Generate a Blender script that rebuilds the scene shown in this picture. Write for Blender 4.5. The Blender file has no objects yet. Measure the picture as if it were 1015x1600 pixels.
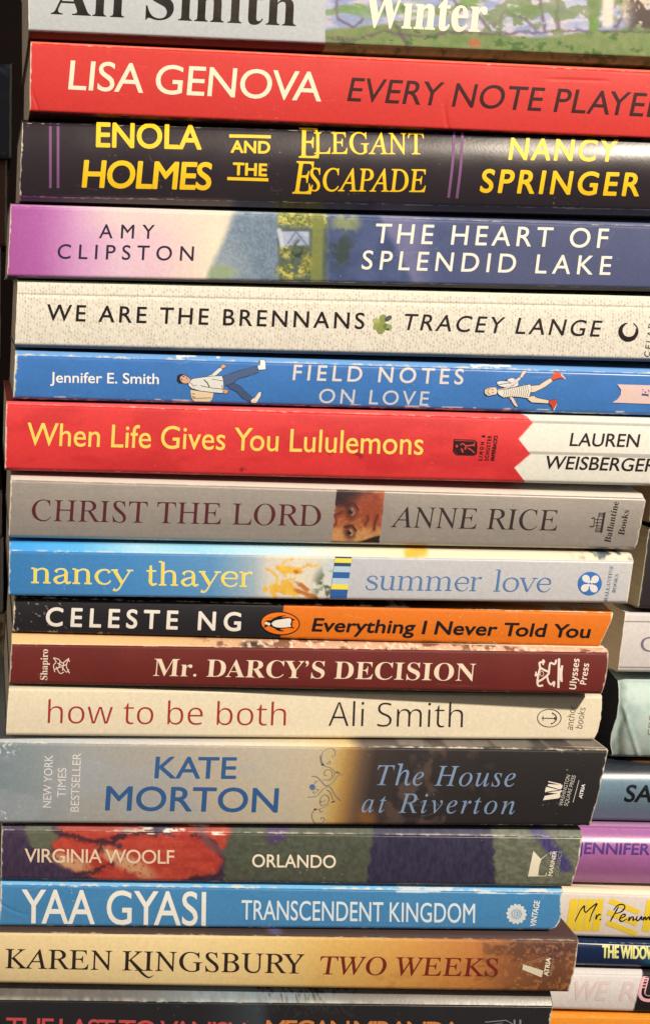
import bpy, math, random
import numpy as np
from mathutils import Vector
from mathutils.geometry import tessellate_polygon

sc = bpy.context.scene
col = sc.collection
# ------------------------------------------------------------------ camera, light, exposure
S = 0.00022            # metres per photo pixel on the plane of the spines
FX, FY = -15.0, 450.0  # foot of the camera on that plane (photo pixels)
FPX = 2600.0
D = FPX * S
ROLL = math.radians(1.25)
cam = bpy.data.cameras.new('camera')
cam.sensor_fit = 'VERTICAL'; cam.sensor_height = 36.0; cam.sensor_width = 36.0
cam.lens = FPX / 1600 * 36
cam.shift_x = (507.5 - FX) / 1600
cam.shift_y = -(800 - FY) / 1600
cam.clip_start = 0.01; cam.clip_end = 20
camo = bpy.data.objects.new('camera', cam); col.objects.link(camo)
camo.location = (0, -D, 0)
camo.rotation_euler = (math.radians(90), ROLL, 0)
camo.rotation_mode = 'XYZ'
from mathutils import Matrix
camo.matrix_world = Matrix.Translation((0, -D, 0)) @ Matrix.Rotation(-ROLL, 4, 'Y') @ Matrix.Rotation(math.radians(90), 4, 'X')
sc.camera = camo

w = bpy.data.worlds.new('World'); sc.world = w; w.use_nodes = True
bg = w.node_tree.nodes['Background']
bg.inputs[0].default_value = (1.0, 0.90, 0.80, 1); bg.inputs[1].default_value = 0.045

def lamp(name, loc, target, size, power, color):
    l = bpy.data.lights.new(name, 'AREA'); l.shape = 'DISK'; l.size = size; l.energy = power; l.color = color
    o = bpy.data.objects.new(name, l); col.objects.link(o)
    o.location = loc
    o.rotation_euler = (Vector(target) - Vector(loc)).to_track_quat('-Z', 'Y').to_euler()
    return o
LD = Vector((0.42, -0.66, 0.55)).normalized()
TGT = Vector((0.11, 0, -0.07))
lamp('ceiling_lamp', TGT + LD * 2.1, TGT, 0.10, 70, (1.0, 0.86, 0.69))

lamp('room_lamp', (-0.95, -0.95, 0.25), (0.0, 0.05, -0.05), 0.9, 5.5, (1.0, 0.90, 0.78))  # added soft fill from the left, standing in for room bounce

vs = sc.view_settings
vs.view_transform = 'Standard'; vs.look = 'None'; vs.exposure = 0; vs.gamma = 1; vs.use_curve_mapping = False
sc.cycles.max_bounces = 6

# ------------------------------------------------------------------ helpers
CR, SR = math.cos(ROLL), math.sin(ROLL)
def unproj(u, v, y):
    """photo pixel -> world x, z on the vertical plane at depth y"""
    du, dv = u - FX, v - FY
    k = S * (D + y) / D
    return (du * CR + dv * SR) * k, -(-du * SR + dv * CR) * k

TINT = np.array([1.0, 0.92, 0.80])
def alb(c):
    c = np.asarray(c, float) / 255.0
    l = np.where(c <= 0.04045, c / 12.92, ((c + 0.055) / 1.055) ** 2.4)
    return np.clip(l / TINT * 0.93, 0.002, 0.88)

_rs = np.random.RandomState(7)
_LAT = _rs.rand(256, 256)
def vn(x, y, seed=0):
    x = np.asarray(x, float) + seed * 17.31; y = np.asarray(y, float) + seed * 9.77
    xi, yi = np.floor(x).astype(int), np.floor(y).astype(int)
    fx, fy = x - xi, y - yi
    fx = fx * fx * (3 - 2 * fx); fy = fy * fy * (3 - 2 * fy)
    a = _LAT[xi & 255, yi & 255]; b = _LAT[(xi + 1) & 255, yi & 255]
    c = _LAT[xi & 255, (yi + 1) & 255]; d = _LAT[(xi + 1) & 255, (yi + 1) & 255]
    return (a * (1 - fx) + b * fx) * (1 - fy) + (c * (1 - fx) + d * fx) * fy
def fbm(x, y, seed=0, o=4):
    s = 0; a = 0.5; n = 0
    for k in range(o):
        s = s + a * vn(x * 2 ** k, y * 2 ** k, seed + k * 3); n += a; a *= 0.5
    return s / n
def ss(a, b, x):
    t = np.clip((x - a) / (b - a), 0, 1); return t * t * (3 - 2 * t)
def mix(a, b, m):
    a = np.asarray(a, float); b = np.asarray(b, float)
    m = np.asarray(m)[..., None]
    return a * (1 - m) + b * m
def ramp(U, stops):
    us = [s[0] for s in stops]
    return np.stack([np.interp(U, us, [s[1][k] for s in stops]) for k in range(3)], -1)
def fill(U, c): return np.ones(U.shape + (1,)) * np.asarray(c, float)
def ell(U, V, cu, cv, ru, rv, rot=0.0, soft=0.15):
    c, s = math.cos(rot), math.sin(rot)
    x = ((U - cu) * c + (V - cv) * s) / ru; y = (-(U - cu) * s + (V - cv) * c) / rv
    return 1 - ss(1 - soft, 1 + soft, np.sqrt(x * x + y * y))
def seg(U, V, pts, wd, soft=1.0):
    m = np.zeros(U.shape)
    for (a, b), (c, d) in zip(pts, pts[1:]):
        L = max((c - a) ** 2 + (d - b) ** 2, 1e-6)
        t = np.clip(((U - a) * (c - a) + (V - b) * (d - b)) / L, 0, 1)
        dist = np.hypot(U - a - t * (c - a), V - b - t * (d - b))
        m = np.maximum(m, 1 - ss(wd - soft, wd + soft, dist))
    return m

# ------------------------------------------------------------------ materials
def nd(nt, typ, **kw):
    n = nt.nodes.new(typ)
    for k, v in kw.items():
        if k in n.inputs: n.inputs[k].default_value = v
        else: setattr(n, k, v)
    return n
def paint_mat(name, rough=0.42, spec=0.5, bump=0.06, scale=900, stretch=(1, 1, 1), metal=0.0, coat=0.0, var=0.10):
    m = bpy.data.materials.new(name); m.use_nodes = True; nt = m.node_tree; L = nt.links.new
    p = nt.nodes['Principled BSDF']
    at = nd(nt, 'ShaderNodeAttribute', attribute_name='paint')
    tc = nd(nt, 'ShaderNodeTexCoord')
    mp = nd(nt, 'ShaderNodeMapping'); mp.inputs['Scale'].default_value = stretch
    L(tc.outputs['Object'], mp.inputs['Vector'])
    n1 = nd(nt, 'ShaderNodeTexNoise', Scale=scale, Detail=3.0); L(mp.outputs[0], n1.inputs['Vector'])
    n2 = nd(nt, 'ShaderNodeTexNoise', Scale=60.0, Detail=4.0); L(tc.outputs['Object'], n2.inputs['Vector'])
    r = nd(nt, 'ShaderNodeMapRange'); r.inputs['To Min'].default_value = 1 - var; r.inputs['To Max'].default_value = 1 + var
    L(n1.outputs['Fac'], r.inputs['Value'])
    mx = nd(nt, 'ShaderNodeMix', data_type='RGBA', blend_type='MULTIPLY'); mx.inputs[0].default_value = 1
    L(at.outputs['Color'], mx.inputs[6]); L(r.outputs[0], mx.inputs[7])
    L(mx.outputs[2], p.inputs['Base Color'])
    r2 = nd(nt, 'ShaderNodeMapRange'); r2.inputs['To Min'].default_value = rough - 0.1; r2.inputs['To Max'].default_value = rough + 0.12
    L(n2.outputs['Fac'], r2.inputs['Value']); L(r2.outputs[0], p.inputs['Roughness'])
    p.inputs['Specular IOR Level'].default_value = spec; p.inputs['Metallic'].default_value = metal
    p.inputs['Coat Weight'].default_value = coat; p.inputs['Coat Roughness'].default_value = 0.2
    b = nd(nt, 'ShaderNodeBump', Strength=bump, Distance=0.0004)
    L(n1.outputs['Fac'], b.inputs['Height']); L(b.outputs[0], p.inputs['Normal'])
    return m
M_MATT = paint_mat('laminated_card_matt', 0.54, 0.3)
M_GLOSS = paint_mat('laminated_card_gloss', 0.29, 0.4, bump=0.05)
M_SATIN = paint_mat('metallic_card', 0.42, 0.6, bump=0.10, stretch=(0.5, 1, 1.2), metal=0.2, var=.05)
M_CLOTH = paint_mat('woven_cloth', 0.75, 0.25, bump=0.5, scale=620, stretch=(2.6, 1, 0.9), var=0.16)
M_INK = paint_mat('printed_ink', 0.55, 0.2, bump=0.03, scale=1500, var=0.10)
M_FOIL = paint_mat('raised_gloss_ink', 0.42, 0.35, bump=0.03, scale=700, var=0.06)
M_METAL = paint_mat('silver_foil', 0.28, 0.7, bump=0.2, scale=250, metal=0.9, var=0.2)

def page_mat():
    m = bpy.data.materials.new('page_edges'); m.use_nodes = True; nt = m.node_tree; L = nt.links.new
    p = nt.nodes['Principled BSDF']; p.inputs['Roughness'].default_value = 0.85; p.inputs['Specular IOR Level'].default_value = 0.15
    at = nd(nt, 'ShaderNodeAttribute', attribute_name='paint')
    tc = nd(nt, 'ShaderNodeTexCoord'); mp = nd(nt, 'ShaderNodeMapping'); mp.inputs['Scale'].default_value = (30, 12, 2600)
    L(tc.outputs['Object'], mp.inputs['Vector'])
    n = nd(nt, 'ShaderNodeTexNoise', Scale=1.0, Detail=3.0); L(mp.outputs[0], n.inputs['Vector'])
    r = nd(nt, 'ShaderNodeMapRange'); r.inputs['To Min'].default_value = 0.6; r.inputs['To Max'].default_value = 1.25
    L(n.outputs['Fac'], r.inputs['Value'])
    mx = nd(nt, 'ShaderNodeMix', data_type='RGBA', blend_type='MULTIPLY'); mx.inputs[0].default_value = 1
    L(at.outputs['Color'], mx.inputs[6]); L(r.outputs[0], mx.inputs[7]); L(mx.outputs[2], p.inputs['Base Color'])
    b = nd(nt, 'ShaderNodeBump', Strength=0.35, Distance=0.0005); L(n.outputs['Fac'], b.inputs['Height']); L(b.outputs[0], p.inputs['Normal'])
    return m
M_PAGE = page_mat()

def mesh_obj(name, verts, faces, colors, mat, parent, smooth=False, flat=None):
    me = bpy.data.meshes.new(name)
    verts = np.asarray(verts, np.float32)
    if isinstance(faces, np.ndarray):
        nf = len(faces)
        me.vertices.add(len(verts)); me.vertices.foreach_set('co', verts.ravel())
        me.loops.add(nf * 4); me.loops.foreach_set('vertex_index', faces.astype(np.int32).ravel())
        me.polygons.add(nf); me.polygons.foreach_set('loop_start', np.arange(0, nf * 4, 4, dtype=np.int32))
        me.update(calc_edges=True)
    else:
        me.from_pydata([tuple(map(float, v)) for v in verts], [], faces)
    a = me.attributes.new('paint', 'FLOAT_COLOR', 'POINT')
    c = np.ones((len(verts), 4), np.float32); c[:, :3] = colors
    a.data.foreach_set('color', c.ravel())
    if smooth:
        me.shade_smooth()
        if flat is not None:
            sf = np.ones(len(me.polygons), bool); sf[flat:] = False
            me.polygons.foreach_set('use_smooth', sf)
    me.materials.append(mat)
    o = bpy.data.objects.new(name, me); col.objects.link(o)
    if parent: o.parent = parent
    return o
def rim(V, F, K, borders, inward, c):
    """the cut edge of the card along each border"""
    flat = len(F)
    for ids in borders:
        q = inward(V[ids]); i0 = len(V); V = np.concatenate([V, q]); i = np.arange(len(ids) - 1)
        F = np.concatenate([F, np.stack([ids[:-1], ids[1:], i0 + i + 1, i0 + i], -1)])
        K = np.concatenate([K, np.ones((len(ids), 3)) * c])
    return V, F, K, flat
def grid_faces(nr, nc):
    i = np.arange(nr - 1)[:, None] * nc + np.arange(nc - 1)[None, :]
    i = i.ravel()
    return np.stack([i, i + nc, i + nc + 1, i + 1], -1)

# ------------------------------------------------------------------ book builder
class Book: pass
CY = 0.016   # depth at which neighbouring covers touch
def line(l): (a, b), (c, d) = l; m = (d - b) / (c - a); return lambda u: b + m * (u - a)
def mkbook(name, label, group, top, bot, left, right, y=0.0, bulge=0.6, paint=None, mat=None, page=(228, 206, 172),
           wear=0.5, depth=0.128, step=1.5, strip=0.5, st=(3, 3), sb=2.0, yaw=0.0, disp=None, edge=(226, 214, 188), rough_edges=True, nose=4.0, rc=None, lc=None,
           ):
    """top, bot: photo lines of the lettered face; left, right: (u at top, u at bottom); y in mm behind the common plane"""
    b = Book(); b.name = name; b.label = label; b.group = group
    b.top, b.bot = line(top), line(bot); b.left, b.right = left, right
    b.y = y / 1000; b.bulge = bulge / 1000; b.paint = paint; b.mat = mat or M_MATT; b.page = page; b.wear = wear
    b.depth = depth; b.step = step; b.strip = strip; b.disp = disp; b.edge = edge; b.nose = nose; b.rc = rc; b.lc = lc; b.st = st; b.sb = sb; b.yaw = yaw / 1e6
    b.seed = len(BOOKS) + 1
    if abs(bulge - 0.6) < 1e-6: b.bulge = random.Random(b.seed * 7 + 3).uniform(0.25, 1.15) / 1000
    BOOKS.append(b); return b
BOOKS = []
def ybase(b, u, v):
    t = (v - b.top(u)) / (b.bot(u) - b.top(u))
    h = b.bot(u) - b.top(u)
    d = np.minimum(t, 1 - t) * h
    y = b.y + b.yaw * (u - 507) + b.bulge * np.clip(2 * t - 1, -1, 1) ** 2
    e = np.clip((b.nose - d) / b.nose, 0, 1)
    y = y + 0.0007 * (1 - np.sqrt(np.clip(1 - e * e, 0, 1)))
    y = y + (fbm(u / 160, v / 70, b.seed, 2) - 0.5) * 0.0003
    if b.disp: y = y + b.disp(u, v, t)
    return y
def on_face(b, u, v, eps=0.0):
    y = ybase(b, u, v)
    x, z = unproj(u, v, y)
    return np.stack([x, y - eps, z], -1)
def spine_ends(b, t):
    l = b.left[0] + (b.left[1] - b.left[0]) * t
    r = b.right[0] + (b.right[1] - b.right[0]) * t
    if b.rc is not None: r = r + np.interp(t, b.rc[0], b.rc[1])
    if b.lc is not None: l = l + np.interp(t, b.lc[0], b.lc[1])
    l = l + (fbm(t * 9, t * 0 + b.seed, b.seed + 40) - 0.5) * 1.6
    r = r + (fbm(t * 9, t * 0 + b.seed, b.seed + 60) - 0.5) * 1.6
    return l, r
def face_corner_z(b, t, u):
    v = b.top(u) if t == 0 else b.bot(u)
    return unproj(u, v, ybase(b, np.float64(u), np.float64(v)))
def contact(up, lo):
    """the plane on which the upper book lies on the lower: z = a + m x"""
    pts = []
    for u in (60.0, 900.0):
        xu, zu = face_corner_z(up, 1, u); xl, zl = face_corner_z(lo, 0, u)
        if zl > zu + 1e-5: print('OVERLAP', up.label[:30], '|', lo.label[:30], u, round((zl - zu) * 1000, 2), 'mm')
        f = up.strip
        z = zu + (min(zl, zu) - zu) * f
        pts.append((xu, z))
    m = (pts[1][1] - pts[0][1]) / (pts[1][0] - pts[0][0])
    return (pts[0][1] - m * pts[0][0], m)
def build_book(b, ctop, cbot):
    root = bpy.data.objects.new(b.name, None); col.objects.link(root)
    root['label'] = b.label; root['category'] = 'book'; root['group'] = b.group
    um = 0.5 * (sum(b.left) / 2 + sum(b.right) / 2)
    cx, cz = unproj(um, b.bot(um), b.y)
    loc = np.array([cx, b.y, cbot[0] + cbot[1] * cx]); root.location = loc
    root.empty_display_size = 0.02
    b.root = root; b.loc = loc; b.layer = 0
    hh = b.bot(um) - b.top(um)
    nv = max(6, int(hh / b.step)); nu = max(8, int((b.right[0] - b.left[0]) / b.step))
    T, A = np.meshgrid(np.linspace(0, 1, nv), np.linspace(0, 1, nu), indexing='ij')
    l, r = spine_ends(b, T)
    U = l + (r - l) * A
    V = b.top(U) + T * (b.bot(U) - b.top(U))
    P = on_face(b, U, V)
    def finish_paint(U, V, T, l, r):
        rgb = b.paint(U, V, T)
        h = b.bot(U) - b.top(U)
        rgb = rgb * (0.965 + 0.07 * fbm(U / 3.0, V / 3.0, b.seed + 5, 3))[..., None]
        if b.wear > 0:
            n = fbm(U / 7, V / 7, b.seed + 11); n2 = fbm(U / 45, V / 45, b.seed + 13, 3)
            dl = np.minimum(U - l, r - U)
            m = ss(0, 1.6, (n - 0.38) * 9 * b.wear * (0.4 + 1.4 * n2) + 1.6 - dl)
            dt = np.minimum(np.abs(T) * h, np.abs(1 - T) * h)
            m2 = ss(0, 1.2, (n - 0.56) * 9 * b.wear + (n2 - 0.6) * 8 * b.wear + 0.3 - dt)
            cc = np.hypot(dl, dt)
            m3 = ss(0, 1.5, (n - 0.30) * 12 * b.wear + 1 - cc)
            r_ = random.Random(b.seed * 31); sc_ = np.zeros(U.shape)
            for k_ in range(7):
                u_ = r_.uniform(b.left[0], b.right[0]); t_ = r_.uniform(.08, .92); q_ = r_.uniform(10, 90) * (1 if r_.random() < .7 else .3); an_ = r_.gauss(0, .12) if k_ % 3 else r_.uniform(-1.2, 1.2)
                v_ = b.top(u_) + t_ * (b.bot(u_) - b.top(u_))
                sc_ = np.maximum(sc_, seg(U, V, [(u_, v_), (u_ + q_ * math.cos(an_) * .5, v_ + q_ * math.sin(an_) * .5 + 1.2), (u_ + q_ * math.cos(an_), v_ + q_ * math.sin(an_))], .5, .8) * r_.uniform(.08, .26))
            rgb = mix(rgb, b.edge, sc_ * min(1, b.wear * 2))
            sp = ss(0.93, 0.96, vn(U / 2.3, V / 2.3, b.seed + 21)) * ss(0.60, 0.75, n2) * min(1, b.wear)
            m = np.clip(np.maximum.reduce([m, m2, m3, sp]), 0, 1) * 0.92
            rgb = mix(rgb, b.edge, m)
        return alb(rgb)
    C = finish_paint(U, V, T, l, r)
    V3, F, K3, flat = rim((P - loc).reshape(-1, 3), grid_faces(nv, nu), C.reshape(-1, 3), [np.arange(nv) * nu, np.arange(nv) * nu + nu - 1],
                          lambda q: q + np.array([0, 0.0005, 0]), alb(b.edge))
    sp = mesh_obj('spine', V3, F, K3, b.mat, root, True, flat)
    b.spine = sp
    # front and back cover: from the fold at the spine up (down) to the plane of contact, then straight back
    ns = 10
    b.prof = {}
    for nm, row, c, sg, Tv in (('front_cover', 0, ctop, 1, 0.0), ('back_cover', nv - 1, cbot, -1, 1.0)):
        p0 = P[row]; Ur, Vr = U[row], V[row]
        zc = c[0] + c[1] * p0[:, 0] - sg * 0.00005
        gap = np.maximum((zc - p0[:, 2]) * sg, 0.00012)
        if sg > 0: sh = np.interp(Ur, (0, 1000), b.st) * S
        else: sh = np.full(Ur.shape, b.sb * S)
        sh = np.minimum(sh, gap * 0.85); sd = sh * 0.8 + 0.0009
        dmax = 0.0015 + b.bulge
        rows = []; cols = []
        for k in range(ns + 1):
            q = p0.copy()
            if k <= 6:
                s = k / 6; f = (1 - (1 - s) ** 1.6) if sg > 0 else s
                q[:, 1] = p0[:, 1] + sd * s; q[:, 2] = p0[:, 2] + sg * sh * f; Tq = s
            else:
                s = (k - 6) / (ns - 6)
                y0 = p0[:, 1] + sd; q[:, 1] = y0 + (b.y + CY - y0) * s; q[:, 2] = p0[:, 2] + sg * (sh + (gap - sh) * s * s); Tq = 1 + 0.3 * s
            rows.append(q)
            strip_px = np.maximum(sh / S, 1.5)
            s = min(Tq, 1.0)
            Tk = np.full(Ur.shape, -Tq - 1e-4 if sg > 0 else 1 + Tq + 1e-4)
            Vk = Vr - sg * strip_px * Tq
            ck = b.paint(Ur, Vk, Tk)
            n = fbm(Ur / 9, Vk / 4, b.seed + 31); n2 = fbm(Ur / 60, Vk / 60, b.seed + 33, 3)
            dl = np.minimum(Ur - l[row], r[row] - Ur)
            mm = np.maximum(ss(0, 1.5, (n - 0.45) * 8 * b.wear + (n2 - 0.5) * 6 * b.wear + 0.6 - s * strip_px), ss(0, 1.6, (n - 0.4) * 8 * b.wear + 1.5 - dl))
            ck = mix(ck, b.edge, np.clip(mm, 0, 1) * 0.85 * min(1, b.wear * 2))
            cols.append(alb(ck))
            if k in (6, ns): b.prof[(sg, k)] = (q[0, 1] - 0 * dmax, sg)
        b.prof[sg] = (float(sd.mean()), float(sh.mean()))
        for f in (0.25, 1.0):
            q = rows[ns].copy(); q[:, 1] = b.y + CY + (b.depth - CY) * f; rows.append(q); cols.append(cols[ns])
        t_ = 0.00038
        inner = rows[-1].copy(); inner[:, 2] -= sg * t_; rows.append(inner); cols.append(np.ones_like(C[0]) * alb(b.edge))
        R = np.stack(rows) - loc; K = np.stack(cols)
        nr, nc = R.shape[:2]
        V3 = R.reshape(-1, 3); F = grid_faces(nr, nc)
        if sg > 0: F = F[:, ::-1]
        V3, F, K3, flat = rim(V3, F, K.reshape(-1, 3), [np.arange(nr - 1) * nc, np.arange(nr - 1) * nc + nc - 1],
                              lambda q: q + np.stack([0 * q[:, 0], np.where(np.arange(len(q)) < ns - 2, t_, 0), np.full(len(q), -sg * t_)], -1), alb(b.edge))
        mesh_obj(nm, V3, F, K3, b.mat, root, True, flat)
    # pages
    ts = [0.04, 0.12, 0.3, 0.5, 0.7, 0.88, 0.96]
    ends = []
    for side in (0, 1):
        pr = []
        for t in ts:
            tt = np.float64(t); l_, r_ = spine_ends(b, tt); u = r_ - 1.6 if side else l_ + 1.6
            v = b.top(u) + t * (b.bot(u) - b.top(u)); p = on_face(b, u, v); p[1] += 0.0005; pr.append(p)
        xt, xb = pr[0][0], pr[-1][0]
        zt = ctop[0] + ctop[1] * xt - 0.0005; zb = cbot[0] + cbot[1] * xb + 0.0005
        yb, ye = b.y + CY, b.y + b.depth - 0.001
        ft, fb_ = on_face(b, np.float64(u), b.top(u)), on_face(b, np.float64(u), b.bot(u))
        pr += [np.array([xb, fb_[1] + b.prof[-1][0] + .0006, fb_[2] - b.prof[-1][1] + .0004]), np.array([xb, yb, zb]), np.array([xb, ye, zb]),
               np.array([xt, ye, zt]), np.array([xt, yb, zt]), np.array([xt, ft[1] + b.prof[1][0] + .0006, ft[2] + b.prof[1][1] - .0004])]
        ends.append(np.array(pr) - loc)
    n = len(ends[0]); Vp = np.concatenate(ends)
    Fp = [list(range(n))[::-1], list(range(n, 2 * n))] + [[i, (i + 1) % n, n + (i + 1) % n, n + i] for i in range(n)]
    mesh_obj('page_block', Vp, Fp, np.ones((2 * n, 3)) * alb(b.page), M_PAGE, root)
    return root

# ------------------------------------------------------------------ printed shapes and lettering
class Art:
    """flat printed shapes on a spine, drawn in the spine's own plane"""
    def __init__(self, b, mat=None): self.b = b; self.v = []; self.f = []; self.c = []; self.mat = mat or M_INK
    def eps(self):
        self.b.layer += 1; return 0.00009 + 0.0000025 * self.b.layer
    def add(self, pts, faces, c, e=None):
        pts = np.asarray(pts, float); e = e or self.eps()
        P = on_face(self.b, pts[:, 0], pts[:, 1], e) - self.b.loc
        i0 = sum(len(x) for x in self.v)
        self.v.append(P); self.f += [[i0 + k for k in f] for f in faces]
        self.c.append(np.ones((len(P), 3)) * alb(c))
    def poly(self, pts, c):
        tris = [list(t) for t in tessellate_polygon([[Vector((p[0], p[1], 0)) for p in pts]])]
        pts = np.asarray(pts, float)[:, :2]
        if np.ptp(pts[:, 1]) > 5: pts, tris = subdivide(pts, tris, None)
        self.add(pts, tris, c)
    def quad(self, u0, v0, u1, v1, c, n=12):
        pts = [(u0, v0), (u1, v0), (u1, v1), (u0, v1)]; self.poly(pts, c)
    def ellipse(self, cu, cv, ru, rv, c, rot=0, n=40, a0=0, a1=360):
        cr, sr = math.cos(rot), math.sin(rot)
        pts = []
        for k in range(n):
            a = math.radians(a0 + (a1 - a0) * k / n); x, y = ru * math.cos(a), rv * math.sin(a)
            pts.append((cu + x * cr - y * sr, cv + x * sr + y * cr))
        self.poly(pts, c)
    def stroke(self, pts, wd, c, closed=False, e=None):
        p = np.asarray(pts, float)
        if closed: p = np.concatenate([p, p[:1]])
        w_ = np.ones(len(p)) * wd if np.isscalar(wd) else np.interp(np.linspace(0, 1, len(p)), np.linspace(0, 1, len(wd)), wd)
        t = np.gradient(p, axis=0); n = np.stack([-t[:, 1], t[:, 0]], -1); n /= np.linalg.norm(n, axis=1, keepdims=True) + 1e-9
        if closed: n[0] = n[-1] = (n[0] + n[-1]) / np.linalg.norm(n[0] + n[-1])
        q = np.concatenate([p + n * w_[:, None] / 2, p - n * w_[:, None] / 2]); m = len(p)
        self.add(q, [[i, i + 1, m + i + 1, m + i] for i in range(m - 1)], c, e)
    def ring(self, cu, cv, ru, rv, wd, c, rot=0, n=48, a0=0, a1=360):
        cr, sr = math.cos(rot), math.sin(rot)
        pts = [(cu + ru * math.cos(a) * cr - rv * math.sin(a) * sr, cv + ru * math.cos(a) * sr + rv * math.sin(a) * cr)
               for a in np.radians(np.linspace(a0, a1, n + 1))]
        self.stroke(pts if a1 - a0 < 359 else pts[:-1], wd, c, a1 - a0 >= 359)
    def done(self, name, label=None):
        o = mesh_obj(name, np.concatenate(self.v), self.f, np.concatenate(self.c), self.mat, self.b.spine)
        if label: o['label'] = label
        return o
def smooth_pts(pts, n=8):
    p = [np.array(q, float) for q in pts]; p = [2 * p[0] - p[1]] + p + [2 * p[-1] - p[-2]]; out = []
    for i in range(1, len(p) - 2):
        for k in range(n):
            t = k / n
            out.append(0.5 * (2 * p[i] + (p[i + 1] - p[i - 1]) * t + (2 * p[i - 1] - 5 * p[i] + 4 * p[i + 1] - p[i + 2]) * t * t + (3 * p[i] - p[i - 1] - 3 * p[i + 1] + p[i + 2]) * t ** 3))
    out.append(p[-2]); return np.array(out)

FONTS = {  # the alphabets of Blender's own built-in font: (capitals, small letters, unslant)
    'sans': (65, 97, 0), 'serif_bold': (0x1d400, 0x1d41a, 0), 'serif': (0x1d434, 0x1d44e, 0), 'italic': (0x1d434, 0x1d44e, 0),
    'script': (0x1d4d0, 0x1d4ea, 0), 'plain': (0x1d5a0, 0x1d5ba, 0), 'plain_bold': (0x1d5d4, 0x1d5ee, 0), 'bold_italic': (0x1d468, 0x1d482, 0)}
def conv(ch, font):
    up, lo, _ = FONTS[font]
    if 'A' <= ch <= 'Z': return chr(up + ord(ch) - 65)
    if 'a' <= ch <= 'z':
        k = lo + ord(ch) - 97; return chr(0x210e if k == 0x1d455 else k)
    return ch
_gl = {}
_tc = bpy.data.curves.new('glyph', 'FONT'); _tc.resolution_u = 5
_to = bpy.data.objects.new('glyph', _tc); _ts = bpy.data.scenes.new('type'); _ts.collection.objects.link(_to)
def _mesh(body, off):
    _tc.body = body; _tc.offset = off
    vl = _ts.view_layers[0]; vl.update(); dg = vl.depsgraph
    me = bpy.data.meshes.new_from_object(_to.evaluated_get(dg))
    v = np.zeros(len(me.vertices) * 3); me.vertices.foreach_get('co', v); v = v.reshape(-1, 3)
    f = [list(p.vertices) for p in me.polygons]; bpy.data.meshes.remove(me)
    return v, f
def glyph(ch, font, off):
    k = (ch, font, off)
    if k not in _gl:
        c = conv(ch, font); I = conv('I', font)
        v, f = _mesh(c, min(off, 0))
        a = _mesh(c + I, 0)[0][:, 0].max() - _mesh(I, 0)[0][:, 0].max()
        _gl[k] = (v[:, :2], f, a)
    return _gl[k]
KERN = {'AV': -.09, 'VA': -.09, 'AY': -.09, 'YA': -.09, 'LY': -.09, 'LA': .02, 'AT': -.08, 'TA': -.08, 'To': -.1, 'Yo': -.1, 'AW': -.06, 'WA': -.06, 'We': -.05,
        'LV': -.07, 'LT': -.08, 'OV': -.02, 'OW': -.02, 'FA': -.06, 'PA': -.08, 'DA': -.03, 'KE': .0, 'Yn': -.05, 'RY': -.03, 'ay': -.03, 'ry': .0}
def lettering(b, name, text, p0, p1, cap, c, font='sans', off=0.0, lean=0.0, wx=None, mat=None, capf=None, sizes=None, label=None, join=None, shade=None):
    """text along p0 -> p1 (photo pixels of the baseline), capital height cap; wx = letter width factor, rest goes to tracking"""
    hcap = glyph('H', font, 0)[0][:, 1].max()
    p0 = np.array(p0, float); p1 = np.array(p1, float); d = p1 - p0; Lp = np.linalg.norm(d); d /= Lp
    up = np.array([d[1], -d[0]])
    sl = math.tan(math.radians(15.5)) if font == 'serif' else 0.0
    items = []; x = 0; prev = ''
    for i, ch in enumerate(text):
        if ch == ' ': items.append(None); x += 0.0; prev = ' '; continue
        v, f, a = glyph(ch, font, off)
        v = v.copy(); v[:, 0] -= sl * v[:, 1]
        items.append((v, f, a, KERN.get(prev + ch, 0.0))); prev = ch
    k = cap / hcap
    sp = 0.26
    def layout(wx, tr):
        x = 0; xs = []
        for it in items:
            if it is None: x += sp * wx + tr; xs.append(None); continue
            x += it[3] * wx; xs.append(x); x += it[2] * wx + tr
        first = next(i for i, it in enumerate(items) if it); last = max(i for i, it in enumerate(items) if it)
        x0 = xs[first] + items[first][0][:, 0].min() * wx; x1 = xs[last] + items[last][0][:, 0].max() * wx
        return xs, x0, x1
    if wx is None:
        _, a0, a1 = layout(1, 0); wx = Lp / k / (a1 - a0); tr = 0
    else:
        _, a0, a1 = layout(wx, 0); tr = (Lp / k - (a1 - a0)) / max(1, len(items) - 1)
    xs, a0, a1 = layout(wx, tr)
    art = join or Art(b, mat)
    e = art.eps()
    for it, x, i in zip(items, xs, range(len(items))):
        if it is None: continue
        v, f = it[0], it[1]
        v, f = subdivide(v, f, hcap)
        sx = (x + v[:, 0] * wx - a0) * k; sy = v[:, 1] * k
        if sizes and i in sizes:
            q, drop = sizes[i]; sy = sy * q - drop
        P = p0 + sx[:, None] * d + sy[:, None] * up + (sy / cap * lean)[:, None] * d
        art.add(P, f, c, e)
        if off > 0:
            for j in range(8):
                an = j * math.pi / 4 + .2
                art.add(P + k * off * (math.cos(an) * d + math.sin(an) * up), f, c, e - 0.0000015 * (j + 1))
    return None if join else art.done(name, label)
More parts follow.
